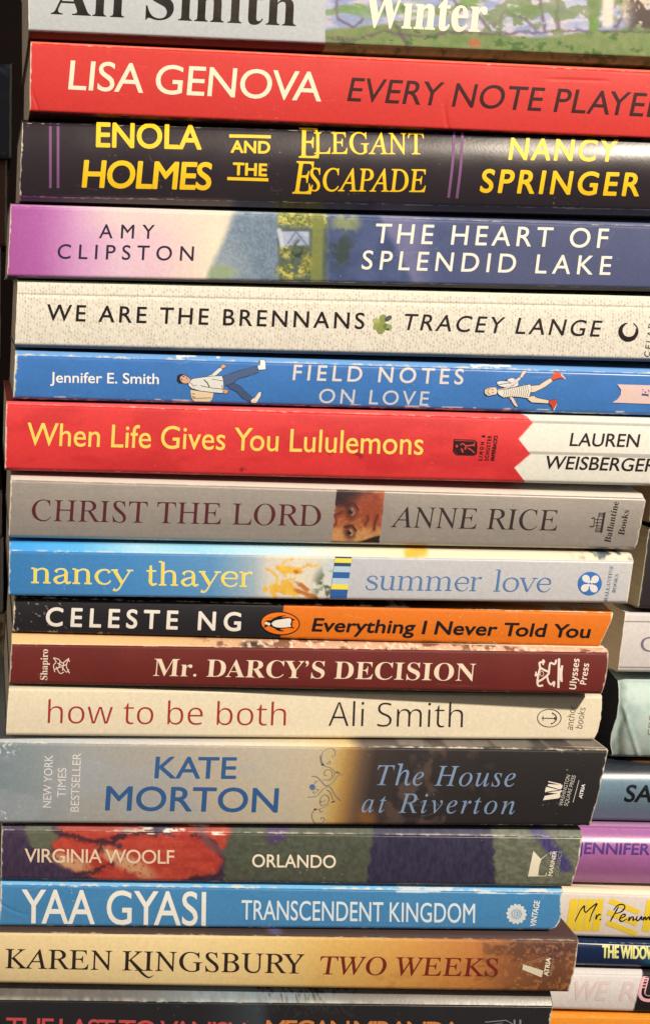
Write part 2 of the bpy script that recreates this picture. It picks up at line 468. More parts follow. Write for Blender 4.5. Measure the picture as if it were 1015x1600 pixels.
def subdivide(v, f, h):
    """cut the glyph in thin horizontal bands so that it follows a rounded spine"""
    import bmesh
    bm = bmesh.new(); vs_ = [bm.verts.new((p[0], p[1], 0)) for p in v]
    for q in f:
        try: bm.faces.new([vs_[i] for i in q])
        except ValueError: pass
    ys = [h * k / 7 + 0.003 for k in range(-2, 9)] if h else np.arange(v[:, 1].min() + 2, v[:, 1].max(), 4.0)
    for y in ys:
        bmesh.ops.bisect_plane(bm, geom=bm.verts[:] + bm.edges[:] + bm.faces[:], plane_co=(0, y, 0), plane_no=(0, 1, 0))
    bm.verts.index_update()
    nv = np.array([(p.co.x, p.co.y) for p in bm.verts]); nf = [[q.index for q in fc.verts] for fc in bm.faces]
    bm.free(); return nv, nf

# ------------------------------------------------------------------ the printed colours of each spine
def plain(c, top=None, bot=None, mott=0.0):
    def f(U, V, T):
        rgb = fill(U, c)
        if mott: rgb = rgb * (1 - mott / 2 + mott * fbm(U / 40, V / 20, 3))[..., None]
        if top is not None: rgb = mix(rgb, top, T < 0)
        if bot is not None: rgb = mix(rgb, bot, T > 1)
        return rgb
    return f
def p_landscape(U, V, T):
    # left: pale plain panel; right: loosely painted country scene
    g = V - (66 + (U - 508) * 0.05)          # 0 at the bottom edge
    n = fbm(U / 26, V / 13, 2); n2 = fbm(U / 9, V / 9, 5)
    rgb = mix((186, 184, 200), (150, 158, 190), ss(.35, .65, n))
    rgb = mix(rgb, (212, 194, 196), ss(.5, .64, fbm(U / 34, V / 16, 27)) * .7)
    rgb = mix(rgb, (222, 214, 208), ss(0.0, 10, 6 - np.abs(V - (40 - (U - 760) * .06) + 8 * (n - .5))) * ss(690, 760, U))
    hill = ss(-3, 3, V - (47 + 9 * np.sin(U / 70 + 2.2) + 10 * (n - .5)) )
    rgb = mix(rgb, mix((104, 130, 76), (146, 150, 98), n2), hill)
    rgb = mix(rgb, (112, 148, 70), ss(.52, .62, fbm(U / 50, V / 16, 14)) * ss(40, 10, V) * .85)
    for pts, wd in (([(512, 60), (560, 62), (600, 48), (660, 58), (700, 50), (800, 52), (900, 48), (1020, 50)], 2.2), ([(525, -40), (528, 30), (550, 42), (566, 30)], 2.5),
                    ([(620, 48), (634, 66), (640, 80)], 3.5), ([(600, -40), (604, 20), (622, 46)], 3), ([(690, -30), (716, 10), (740, 14), (765, 48)], 2.5), ([(770, 40), (790, 20), (820, 30), (836, 46)], 2.5),
                    ([(850, 46), (845, 18), (838, -30)], 3), ([(872, 46), (868, 20), (880, -30)], 3), ([(935, 42), (950, 18), (990, -20)], 2.2), ([(960, 42), (975, 20), (1010, 0)], 3), ([(985, 44), (1010, 20), (1040, 5)], 3)):
        wob = [(a, b) for a, b in pts]
        rgb = mix(rgb, mix((84, 66, 84), (140, 116, 120), n2), seg(U + 10 * (n2 - .5), V + 9 * (n2 - .5), wob, wd * .9, 2.0) * .75 * ss(.2, .5, n2 + .1))
    rgb = mix(rgb, mix((92, 130, 60), (130, 160, 92), n2), seg(U + 6 * (n2 - .5), V, [(925, -60), (927, 44)], 8, 3))
    rgb = mix(rgb, mix((86, 112, 62), (150, 150, 110), n), ss(.50, .58, fbm(U / 18, V / 12, 31)) * (1 - hill) * ss(560, 620, U) * .75)
    rgb = mix(rgb, (232, 216, 196), seg(U, V, [(953, -60), (948, 34)], 9, 4) * .9)
    rgb = mix(rgb, (210, 190, 165), ss(955, 985, U) * ss(40, 34, V) * ss(.45, .6, n2))
    rgb = mix(rgb, (86, 70, 66), ss(965, 1000, U) * ss(.48, .58, fbm(U / 10, V / 14, 19)) * ss(50, 40, V))
    rgb = mix(rgb, (190, 108, 72), ell(U, V, 741, 67, 10, 7) * .8)
    rgb = mix(rgb, (70, 100, 52), ss(.60, .68, fbm(U / 14, V / 10, 8)) * .7 * hill)
    rgb = mix(rgb, (190, 191, 188), U < 508)
    rgb = mix(rgb, (92, 38, 30), (T > 1) & (U < 508))
    return rgb
def p_black(U, V, T):
    return mix(fill(U, (50, 42, 46)), (150, 130, 125), (T > 1) * .35)
def p_lake(U, V, T):
    n = fbm(U / 8, V / 8, 4); n2 = fbm(U / 22, V / 22, 6); n3 = fbm(U / 2.4, V / 2.4, 9)
    rgb = ramp(U, [(14, (168, 84, 150)), (60, (176, 96, 160)), (120, (208, 150, 190)), (190, (226, 190, 200)), (240, (228, 190, 196)), (300, (232, 208, 190)), (340, (236, 222, 190)), (440, (238, 226, 190))])
    rgb = mix(rgb, (234, 212, 190), ss(90, 200, U) * ss(380, 340, V) * .6)
    edge = 322 + (432 - V) * 0.42 + 10 * (n2 - .5)
    rgb = mix(rgb, mix(mix((134, 150, 162), (100, 118, 136), ss(.30, .70, .35 * n + .65 * fbm(U / 2.8, V / 2.8, 18)) * .75 + .25 * ss(350, 420, U)), (178, 180, 172), .45 * ss(345, 425, V) * ss(420, 340, U)), ss(-5, 12, U - edge))
    rgb = mix(rgb, (150, 164, 110), ss(0, 1, ell(U, V, 345, 425, 24, 10, 0, .6)) * ss(-3, 6, U - edge) * .7)
    lake = ss(-4, 4, U - 512 + 6 * (n - .5))
    tr = ss(430, 438, U + 8 * (n - .5))
    trees = mix((96, 106, 52), (200, 188, 96), ss(.34, .66, .6 * n3 + .4 * n))
    topmask = ss(362, 350, V - (U - 480) * .03 + 14 * (n - .5))
    rgb = mix(rgb, trees, tr * topmask * (1 - lake))
    rgb = mix(rgb, mix((60, 72, 66), (86, 96, 70), n3), tr * (1 - topmask) * (1 - lake) * .8)
    rgb = mix(rgb, trees, np.maximum(ell(U, V, 458, 392, 22, 14, 0, .4), ell(U, V, 455, 424, 24, 12, 0, .4)) * ss(.3, .5, n))
    hs = ss(0, 3, 385 - V) * ss(0, 3, V - 360) * ss(436, 440, U) * ss(486, 480, U)
    rgb = mix(rgb, mix((150, 158, 182), (182, 188, 202), n), hs * ss(.34, .42, n2 + .12 * n3))
    rgb = mix(rgb, (196, 200, 208), seg(U, V, [(436, 360), (441, 384)], 3.5, 2) * .9)
    rgb = mix(rgb, (80, 88, 110), seg(U, V, [(450, 380), (462, 362), (480, 384)], 1.5, 1.2) * .55)
    rgb = mix(rgb, (52, 62, 52), ell(U, V, 466, 394, 12, 20, .2, .5) * ss(.35, .5, n))
    rgb = mix(rgb, trees * .85, ell(U, V, 482, 412, 12, 16, 0, .4))
    lk = mix((56, 72, 108), (80, 90, 128), ss(0, 1, n2))
    lk = mix(lk, (126, 120, 152), ss(0, 14, U - (592 + (V - 350) * .5)) * ss(690, 640, U) * .75)
    lk = mix(lk, (78, 83, 114), ss(640, 760, U) * .85)
    rgb = mix(rgb, lk, lake)
    rgb = mix(rgb, (150, 156, 100), ell(U, V, 540, 348, 22, 16, 0, .5) * ss(.35, .6, n) * .8)
    rgb = mix(rgb, (52, 66, 64), ell(U, V, 532, 392, 22, 26, 0, .6) * ss(.35, .6, n))
    rgb = mix(rgb, mix((140, 140, 70), (110, 118, 66), n3), seg(U, V, [(497, 330), (494, 440)], 9, 3) * .9)
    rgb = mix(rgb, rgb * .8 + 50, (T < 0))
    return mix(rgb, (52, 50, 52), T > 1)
def p_cloth(U, V, T):
    rgb = fill(U, (228, 218, 197))
    cx = U / 4.6 + .25 * np.sin(V / 17) + (V - U * .021) * .012; ci = np.floor(cx); ry = (V - U * .021) / 6.4 + .5 * (ci % 2) + .8 * vn(ci * .7, V / 40, 3)
    rnd = _LAT[ci.astype(int) & 255, np.floor(ry).astype(int) & 255]
    dash = ss(.30, .12, np.abs(cx - ci - .5)) * ss(.42, .2, np.abs(ry - np.floor(ry) - .5)) * ss(.25, .8, rnd)
    rgb = mix(rgb, (148, 136, 112), dash * .5)  # shading of the weave painted in as darker dashes
    gl = 459 + (U - 25) * .021
    rgb = mix(rgb, (150, 140, 116), seg(U, V, [(0, 458.5), (1100, 481.5)], .8, .8) * .7)  # shade in the groove painted as a thin darker line
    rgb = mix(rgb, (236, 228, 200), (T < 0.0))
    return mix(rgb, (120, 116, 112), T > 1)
def d_cloth(u, v, t):
    gl = 458.5 + u * .0209
    return 0.0006 * (1 - ss(0, 6, v - gl)) * 1.0 + 0.00022 * np.exp(-((v - gl) / 1.6) ** 2)
def p_blue(U, V, T):
    rgb = fill(U, (66, 118, 180)) * (0.94 + 0.1 * fbm(U / 60, V / 30, 2))[..., None]
    rgb = mix(rgb, (116, 164, 214), T < 0)  # highlight along the upper fold painted in lighter blue
    for a, b_, c_ in ((275, 308, 557.5), (338, 345, 559), (735, 800, 573)):
        rgb = mix(rgb, (238, 240, 238), ss(0, 2, U - a) * ss(0, 2, b_ - U) * (np.abs(V - c_ - 4 * (fbm(U / 6, V / 6, 1) - .5)) < 1.8))
    rgb = mix(rgb, (206, 200, 196), (T > 0.94) * ss(.62, .7, fbm(U / 30, V / 3, 21)))
    return rgb
def p_zigzag(U, V, T):
    h = T * 108
    vv = V - (U - 808) * .022
    z = np.interp(vv, [636, 645, 652, 660, 686, 709, 731, 753], [806, 812, 824, 832, 809.5, 828, 803, 820])
    rgb = mix(fill(U, (216, 54, 54)), (202, 46, 48), ss(.4, .7, fbm(U / 70, V / 30, 5)))
    n = fbm(U / 5, V / 5, 8)
    for cu, cv in ((512, 707), (560, 712), (380, 735)): rgb = mix(rgb, (140, 24, 34), ell(U, V, cu, cv, 6, 4, .5, .8) * ss(.45, .6, n))
    rgb = mix(rgb, (232, 92, 88), (T < 0))  # upper fold painted lighter, as if catching the light
    wt = fill(U, (226, 220, 202))
    for c0 in (659, 707.5):
        m = np.abs(V - (c0 + (U - 828) * .028)) < 2.6
        wt = mix(wt, (172, 166, 156), m * .9)
    return mix(rgb, wt, ss(-.8, .8, U - z))
def p_face(U, V, T):
    st = fbm(U / 60, V / 3, 3)
    rgb = mix((150, 139, 127), (163, 152, 140), .5 * st + .5 * fbm(U / 4, V / 12, 41)) * (1.04 - .10 * T)[..., None]  # spine shading put into the colour, darker towards the bottom
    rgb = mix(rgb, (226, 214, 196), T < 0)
    # the square picture: part of an old painted face lying on its side
    a = (U - (526.5 - (V - 762) * .108)) / 75.0; b_ = (V - 762.5 - (U - 527) * .025) / 86.0
    n = fbm(U / 9, V / 9, 6); n2 = fbm(U / 3, V / 3, 12)
    sk = mix((168, 78, 50), (196, 112, 64), ss(.3, .7, n))
    sk = mix(sk, (214, 152, 92), ss(.5, .85, b_ + .2 * (n - .5)))
    sk = mix(sk, (60, 34, 40), 1 - ss(0.10, 0.40, b_ * .95 + a * .34 + .1 * (n - .5) - .06))
    sk = mix(sk, (190, 92, 58), ell(a, b_, .62, .34, .28, .16, 0, .7) * .7)
    for ca, cb, r in ((.34, .42, .15), (.36, .80, .13)):
        sk = mix(sk, (92, 44, 38), ell(a, b_, ca, cb, r * 1.05, r * .85, 1.0, .6) * .85)
        sk = mix(sk, (222, 178, 136), ell(a, b_, ca + .02, cb, r * .5, r * .36, 1.1, .3))
        sk = mix(sk, (40, 26, 30), ell(a, b_, ca, cb + .005, r * .36, r * .34, 0, .3))
        sk = mix(sk, (240, 220, 190), ell(a, b_, ca + .02, cb - .02, .012, .012, 0, .5))
        sk = mix(sk, (80, 40, 34), seg(a, b_, [(ca - r * .9, cb - r * .7), (ca + r * .3, cb - r), (ca + r, cb - r * .2)], .018, .012))
    sk = mix(sk, (90, 40, 34), seg(a, b_, [(.66, .66), (.72, .56), (.70, .50)], .025, .02) * .8)
    sk = mix(sk, (80, 34, 30), seg(a, b_, [(.86, .74), (.86, .60), (.90, .48)], .025, .02) * .85)
    sk = mix(sk, (120, 44, 36), seg(a, b_, [(.0, .72), (.06, .64), (.04, .54)], .022, .02) * .8)
    sk = mix(sk, (96, 40, 36), seg(a, b_, [(.0, .50), (.10, .46), (.16, .42)], .02, .02) * .8)
    sk = mix(sk, (44, 28, 28), ss(.0, .03, b_ - (.955 - .12 * ss(.5, 1, a) + .0 * n)))
    sk = mix(sk, (46, 28, 34), ell(a, b_, .06, .10, .34, .24, .3, .7) * .7); sk = mix(sk, (150, 60, 44), ell(a, b_, .75, .3, .3, .3, 0, .9) * .5)
    sk = sk * (.80 + .24 * n2)[..., None]
    ins = (a > 0) & (a < 1) & (b_ > 0) & (b_ < 1) & (T > 0.0)
    rgb = mix(rgb, sk, ins)
    return mix(rgb, (190, 178, 160), T > .985)
def p_beach(U, V, T):
    n = fbm(U / 10, V / 10, 3); n2 = fbm(U / 4, V / 4, 5)
    rgb = ramp(U, [(15, (62, 124, 176)), (200, (72, 134, 186)), (330, (96, 146, 186)), (395, (160, 176, 184)), (420, (214, 204, 186)), (470, (226, 212, 186)), (520, (206, 204, 194)), (548, (190, 188, 188)), (1000, (198, 193, 188))])
    d = U - (V - 900) * -0.1
    qx = 6 * (n2 - .5)
    fg = lambda p, w_: seg(U + qx, V + qx, p, w_, 1.6)
    fig = np.maximum.reduce([fg([(441, 890), (466, 892)], 5.5), fg([(464, 889), (482, 884), (498, 883)], 1.6), fg([(443, 896), (447, 901)], 1.8), fg([(440, 884), (446, 876), (456, 873)], 1.5), ell(U, V, 434, 887, 4, 4),
                             fg([(428, 919), (452, 922)], 7), fg([(450, 914), (460, 926)], 6), fg([(431, 912), (433, 901), (426, 894), (417, 889)], 1.8), fg([(436, 916), (444, 908), (460, 904)], 1.8), ell(U, V, 414.5, 920, 4.5, 4.5), ell(U, V, 442, 909, 3.6, 3.6), fg([(424, 924), (430, 932)], 3)])
    rgb = mix(rgb, mix((226, 160, 48), (238, 196, 70), n), fig * .9)
    rgb = mix(rgb, (186, 104, 44), np.maximum.reduce([fg([(458, 912), (470, 914), (480, 922)], 3.5), fg([(462, 922), (480, 929), (498, 936)], 3.6), fg([(462, 893), (472, 895)], 3)]) * ss(.25, .5, n) * .9)
    rgb = mix(rgb, mix((60, 76, 56), (110, 116, 84), n2), ell(U, V, 508, 918, 16, 26, 0, .6) * ss(.38, .58, n) * .95)
    rgb = mix(rgb, (196, 206, 200), ell(U, V, 514, 885, 8, 16, 0, .7) * ss(.4, .6, n2))
    st = ramp(U, [(15, (70, 160, 226)), (120, (90, 176, 236)), (215, (170, 212, 240)), (300, (150, 206, 238)), (440, (196, 222, 226)), (560, (232, 222, 190)), (640, (240, 222, 180)), (700, (236, 220, 186)), (1000, (234, 214, 186))])
    st = mix(st, (236, 176, 60), seg(U, V, [(640, 868), (662, 862)], 8, 5) * .9)
    st = mix(st, mix((60, 50, 44), (90, 130, 150), n2), ss(880, 960, U) * ss(.4, .6, n))
    return mix(rgb, st, T < 0)
def p_half(U, V, T):
    o = ss(-1, 1, U - (443 - (V - 950) * .11))
    rgb = mix((32, 30, 34), (218, 112, 24), o)
    n = vn(U / 3, V / 3, 77)
    rgb = mix(rgb, (200, 196, 190), ss(.86, .93, n) * ss(190, 20, U) * .7)
    rgb = mix(rgb, mix((40, 34, 34), (230, 150, 70), o * ss(560, 900, U)), T < 0)
    return mix(rgb, mix(fill(U, (56, 50, 50)), (150, 84, 30), o), T > 1)
def p_maroon(U, V, T):
    n = fbm(U / 16, V / 5, 4); n2 = fbm(U / 5, V / 4, 9)
    st = ramp(U, [(10, (240, 188, 128)), (250, (226, 178, 122)), (320, (220, 172, 124)), (420, (206, 160, 126)), (1000, (226, 174, 142))])
    st = mix(st, (120, 76, 56), ss(.52, .62, n) * ss(290, 350, U) * .85)
    st = mix(st, (70, 52, 44), ell(U, V, 395, 1010, 18, 5, 0, .5))
    st = mix(st, (244, 220, 188), ss(.60, .68, n2) * ss(330, 400, U) * .8)
    rgb = mix(fill(U, (112, 40, 34)), (98, 33, 30), fbm(U / 50, V / 30, 3))
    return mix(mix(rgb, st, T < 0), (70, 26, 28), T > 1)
def p_cream(U, V, T):
    rgb = fill(U, (224, 208, 176))
    rgb = mix(rgb, (190, 176, 146), seg(U, V, [(468, 1113), (473, 1112)], .8, .6) * .4)
    return rgb
def p_silver(U, V, T):
    n = fbm(U / 90, V / 50, 2); n2 = fbm(U / 26, V / 30, 5)
    uu = U + (V - 1160) * .16
    rgb = ramp(uu, [(-10, (116, 130, 134)), (60, (134, 142, 142)), (130, (154, 153, 147)), (250, (164, 156, 142)), (330, (176, 163, 143)), (430, (182, 170, 148)), (500, (188, 172, 142)), (520, (190, 168, 122)), (538, (182, 146, 82)), (554, (150, 112, 64)), (570, (100, 77, 58)), (590, (58, 47, 43)), (640, (46, 40, 40)), (760, (38, 34, 34)), (1000, (34, 32, 32))])
    rgb = mix(rgb, (158, 160, 162), ss(.45, .6, n) * ss(480, 380, U) * .5)
    rgb = mix(rgb, (86, 68, 58), ss(.50, .66, n2) * ss(585, 610, U) * ss(800, 700, U) * .8)
    rgb = mix(rgb, (130, 84, 44), ell(U, V, 572, 1278, 14, 16, -.5, .8) * .8)
    sp = ss(.72, .8, vn(U / 3, V / 3, 61)) * ss(40, 5, U) * ss(.5, .6, fbm(U / 20, V / 20, 3))
    rgb = mix(rgb, (214, 214, 206), sp)
    st = ramp(U, [(-10, (178, 182, 180)), (300, (206, 198, 188)), (480, (230, 208, 170)), (545, (226, 196, 140)), (570, (110, 98, 90)), (800, (70, 64, 62)), (1000, (84, 76, 70))])
    st = mix(st, (170, 158, 140), ss(.5, .62, fbm(U / 40, V / 3, 9)) * ss(560, 620, U) * .5)
    return mix(rgb, st, T < 0)
def p_flower(U, V, T):
    V = V - U * .004
    n = fbm(U / 16, V / 10, 3); n2 = fbm(U / 5, V / 5, 6); n3 = fbm(U / 3, V / 9, 8)
    wv = V + 10 * (n - .5) + 5 * (n3 - .5); wu = U + 10 * (n - .5) + 7 * (n2 - .5)
    dk = mix((52, 40, 58), (78, 64, 84), n3)
    gr = mix((82, 84, 66), (104, 106, 86), n2)
    rd = mix((156, 52, 42), (188, 76, 58), ss(.15, .85, .4 * n2 + .6 * fbm(U / 20, V / 7, 51)))
    rgb = dk
    rgb = mix(rgb, gr, ell(wu, wv, 66, 1300, 26, 28, 0, .12))
    rgb = mix(rgb, rd, np.maximum.reduce([ell(wu, wv, 140, 1336, 60, 30, .25, .08), ell(wu, wv, 265, 1338, 82, 34, .08, .06), ell(wu, wv, 165, 1298, 76, 18, .1, .1), ell(wu, wv, 320, 1304, 50, 24, .1, .1), ell(wu, wv, 210, 1366, 80, 14, .05, .1)]))
    rgb = mix(rgb, (196, 146, 106), np.maximum.reduce([ell(wu, wv, 112, 1348, 34, 10, .35, .5), ell(wu, wv, 200, 1348, 46, 12, .45, .5), ell(wu, wv, 178, 1334, 18, 8, .2, .5)]) * ss(.3, .6, n2 + .15))
    for pts in ([(85, 1296), (110, 1306), (160, 1316), (200, 1300), (240, 1298)], [(155, 1330), (170, 1315), (200, 1300)], [(120, 1366), (160, 1358), (176, 1350)], [(300, 1302), (330, 1312), (345, 1334)], [(300, 1372), (330, 1370), (346, 1360)]):
        rgb = mix(rgb, (64, 38, 46), seg(wu, wv, pts, 4, 3) * .85 * ss(.25, .45, n2))
    rgb = mix(rgb, mix((96, 60, 66), (120, 90, 90), n2), seg(wu, wv, [(308, 1290), (326, 1316), (346, 1330)], 6, 4) * .8)
    g2 = ss(-4, 4, wu - (350 + (1340 - V) * .25 * ss(1340, 1290, V) * 1))
    rgb = mix(rgb, mix((66, 68, 56), (92, 96, 80), n2), g2)
    rgb = mix(rgb, (76, 62, 92), ell(wu, wv, 436, 1292, 16, 28, .5, .2))
    rgb = mix(rgb, mix((46, 43, 62), (60, 56, 76), ss(.25, .75, .6 * n3 + .4 * fbm(U / 5, V / 9, 53))), ss(-3, 3, wu - 572 - (1384 - V) * .12) * ss(4, -4, wu - 772))
    rgb = mix(rgb, mix((90, 92, 76), (116, 116, 96), ss(.3, .7, .5 * n2 + .5 * fbm(U / 9, V / 4, 55))), ss(-3, 3, wu - 773))
    rgb = mix(rgb, mix((56, 50, 100), (84, 78, 110), n3), seg(wu, wv, [(836, 1292), (862, 1322), (882, 1350)], 10, 5) * ss(.25, .5, n2 + .1))
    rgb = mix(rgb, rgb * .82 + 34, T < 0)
    rgb = mix(rgb, (240, 226, 204), (T < 0.06) * ss(.54, .62, fbm(U / 30, V / 4, 44)) * ss(170, 250, U) * ss(370, 340, U))
    return rgb
def p_sky(U, V, T):
    rgb = mix((66, 124, 166), (74, 132, 176), fbm(U / 50, V / 30, 7))
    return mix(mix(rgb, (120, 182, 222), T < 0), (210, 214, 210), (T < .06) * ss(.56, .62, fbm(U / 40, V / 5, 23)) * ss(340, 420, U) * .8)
def p_rust(U, V, T):
    n = fbm(U / 22, V / 14, 4); n2 = fbm(U / 5, V / 5, 7)
    rgb = ramp(U, [(0, (216, 192, 140)), (300, (222, 196, 140)), (440, (216, 184, 118)), (520, (206, 164, 90)), (640, (198, 142, 70)), (740, (182, 116, 58)), (790, (140, 86, 50)), (860, (104, 64, 44)), (910, (118, 74, 46))])
    rgb = mix(rgb, (92, 56, 38), ss(.50, .64, n + .18 * (n2 - .5)) * ss(700, 800, U) * .8)
    rgb = mix(rgb, (74, 48, 44), ell(U, V, 860, 1478, 36, 18, .2, .8) * ss(.3, .55, n2))
    rgb = mix(rgb, (196, 132, 76), ss(.58, .68, n2) * ss(740, 820, U) * .5)
    rgb = mix(rgb, (176, 118, 60), ss(.56, .7, n) * ss(470, 640, U) * ss(1480, 1550, V) * .6)
    st = ramp(U, [(0, (86, 66, 50)), (400, (74, 58, 52)), (1000, (88, 64, 58))])
    st = mix(st, (120, 120, 170), ell(U, V, 432, 1456, 14, 5, 0, .5) * .7)
    return mix(rgb, st, T < 0)
def p_night(U, V, T):
    n = fbm(U / 9, V / 5, 3); n2 = fbm(U / 3, V / 6, 8)
    rgb = mix(fill(U, (34, 34, 36)), (62, 72, 78), ss(300, 440, U) * ss(430, 400, U) * .8)
    st = ramp(U, [(0, (92, 84, 76)), (200, (100, 96, 90)), (330, (118, 134, 140)), (470, (112, 124, 128)), (560, (108, 101, 91)), (860, (98, 91, 80))])
    st = mix(st, (110, 106, 100), ss(.5, .65, n) * .5)
    rgb = mix(rgb, st, T < 0)
    tw = np.zeros(U.shape)
    for k in range(46):
        r_ = random.Random(k); a = r_.uniform(410, 560); b_ = r_.uniform(1552, 1590); q = r_.uniform(6, 14); an = r_.uniform(-2.6, -.5)
        tw = np.maximum(tw, seg(U, V, [(a, b_), (a + q * math.cos(an), b_ + q * math.sin(an))], 1.0, .7))
    for a, b_ in ((412, 1550), (490, 1552), (500, 1556), (535, 1552)):
        for an in (2.6, 3.3, -2.6, .4): tw = np.maximum(tw, seg(U, V, [(a, b_), (a + 12 * math.cos(an), b_ + 9 * math.sin(an))], 1.1, .7))
    return mix(rgb, (48, 46, 42), tw * .9)

# ------------------------------------------------------------------ the front stack
G1 = 'books in the front stack'
G2 = 'books in the stack behind on the right'
G3 = 'books in the shaded stack on the left'
def ln(a, b): return ((0, a), (1000, b))
front = []
def fb(*a, **k): b = mkbook(*a, **k); front.append(b); return b
P = 'paperback_book'
winter = fb(P, 'pale grey book with half its spine a painted landscape, cut off by the photo top', G1, ln(-95, -51), ln(46, 90), (44, 45), (1080, 1075), y=-1, paint=p_landscape, mat=M_MATT, wear=.35, strip=.75, depth=.13, sb=9)
def d_red(u, v, t): return 0.00022 * np.exp(-((u - 695 - 20 * (t - .7) ** 2 * 3) / 3.0) ** 2) * ss(.45, .8, t) + .00018 * np.exp(-((v - (122 + (u - 800) * .03)) / 2.0) ** 2) * ss(840, 880, u) * ss(960, 930, u) + .0003 * np.exp(-((u - 52 - 8 * ss(.7, 1, t)) / 1.6) ** 2) * ss(.6, .9, t)
red = fb(P, 'thick plain red paperback with cream and dark sans capitals, second from the top', G1, ln(65, 112), ln(172, 215.5), (48, 47), (1085, 1080), paint=plain((206, 52, 46), (236, 112, 88), (84, 24, 24)), wear=.3, strip=.35, disp=d_red, st=(4, 6), sb=3)  # lighter top fold tone is a painted edge highlight
enola = fb('hardback_book', 'black rounded book with yellow lettering and two pairs of thin purple lines', G1, ln(191, 217.5), ln(306, 327), (35, 31), (1085, 1080), y=1, bulge=2.6, paint=p_black, mat=M_GLOSS, wear=.45, strip=.5, st=(1, 1), sb=9)
lake = fb(P, 'book fading from purple to a wooded lakeside with white capitals', G1, ln(321, 353), ln(431, 450), (17, 12), (1085, 1080), paint=p_lake, wear=.35, strip=.4, mat=M_MATT, st=(3, 4), sb=5)
cloth = fb('hardback_book', 'cream woven-textured book with black capitals and a green clover', G1, ln(440, 467), ln(538, 561), (28, 24), (1085, 1080), y=1, paint=p_cloth, mat=M_CLOTH, step=1.05, wear=.15, strip=.3, disp=d_cloth, st=(3, 5), sb=4)
blue = fb(P, 'bright blue worn paperback with a small drawn man and woman tumbling across it', G1, ln(554, 583.5), ln(621, 647), (24, 21), (1085, 1080), y=1, paint=p_blue, mat=M_GLOSS, wear=.75, strip=.35, st=(7, 7))
zig = fb(P, 'red paperback with yellow title and a zigzag white right end', G1, ln(631, 659), ln(733, 757), (10, 8), (1085, 1080), y=-1, paint=p_zigzag, wear=.4, strip=.3, st=(4, 7))
rice = fb(P, 'grey-brown paperback with a small square painting of a face on its spine', G1, ln(749, 778), ln(838, 857.5), (17, 14), (1009, 993), paint=p_face, mat=M_SATIN, wear=.45, strip=.3, rc=([0, .06, .9, 1], [-4, 0, 0, -3]), st=(6, 6))
beach = fb(P, 'paperback going from sky blue to pale grey with a yellow and blue striped band', G1, ln(860.5, 877), ln(930, 942), (15, 14), (989, 979), y=-3, paint=p_beach, mat=M_GLOSS, wear=.6, strip=.12, st=(17, 11))
half = fb(P, 'thin paperback half black and half orange with an oval penguin emblem', G1, ln(933, 959), ln(985.5, 1012), (23, 20), (957, 935), y=1, paint=p_half, wear=.7, strip=.1, rc=([0, .25, .5, 1], [0, 2.5, 2, 0]), st=(2, 2))
maroon = fb(P, 'dark maroon paperback with a cream serif title and peach top edge', G1, ln(1006, 1020), ln(1067, 1084.5), (18, 15), (950, 941), y=-2, paint=p_maroon, mat=M_MATT, wear=.3, strip=.5, rc=([0, .6, .9, 1], [0, 2, 0, -2]), st=(17, 8))
cream = fb(P, 'plain cream paperback with thin red and black lettering and an anchor emblem', G1, ln(1075, 1088.5), ln(1148, 1156), (14, 10), (941, 929), y=3.5, paint=p_cream, wear=.2, strip=.5, rc=([0, .5, .8, 1], [-1, 3, 2, -2]), st=(1, 2), yaw=13)
silver = fb(P, 'thick paperback going from silver grey to black with blue lettering and scrollwork', G1, ln(1160, 1173), ln(1285, 1290), (-3, -8), (949, 921), y=-2, paint=p_silver, mat=M_MATT, wear=.5, strip=.2, rc=([0, .6, 1], [0, 2, 0]), st=(9, 10))
flower = fb(P, 'paperback painted with red petals and indigo patches, between silver and blue paperbacks', G1, ln(1297, 1308.5), ln(1373, 1386), (3, 2), (909, 892), y=-1, paint=p_flower, mat=M_GLOSS, wear=.45, strip=.25, rc=([0, .5, 1], [0, 3, 0]), st=(6, 11))
def d_sky(u, v, t): return .00020 * np.exp(-((v - (1415 + 14 * np.sin((u - 6) / 26))) / 2.2) ** 2) * ss(60, 25, u)
sky = fb(P, 'medium blue paperback with tall white deco capitals and a round rosette emblem', G1, ln(1382, 1396), ln(1446, 1453.5), (1, 0), (879, 873), y=0, paint=p_sky, mat=M_GLOSS, wear=.75, strip=.4, rc=([0, .55, .8, .93, 1], [0, 1, -1, -5, -14]), disp=d_sky, st=(8, 8))
rust = fb(P, 'yellow to rusty brown paperback with dark serif lettering, jutting out over the lowest book', G1, ln(1457, 1471), ln(1535, 1551), (-6, -8), (903, 888), y=-5, paint=p_rust, wear=.35, strip=.12, rc=([0, .5, 1], [0, 2.5, 0]), st=(3, 4))
night = fb(P, 'black book lowest in the front stack, its pink and orange capitals cut off', G1, ln(1562, 1573), ln(1662, 1672), (-6, -8), (863, 846), y=-3, paint=p_night, mat=M_GLOSS, wear=.3, strip=.5, st=(24, 20))

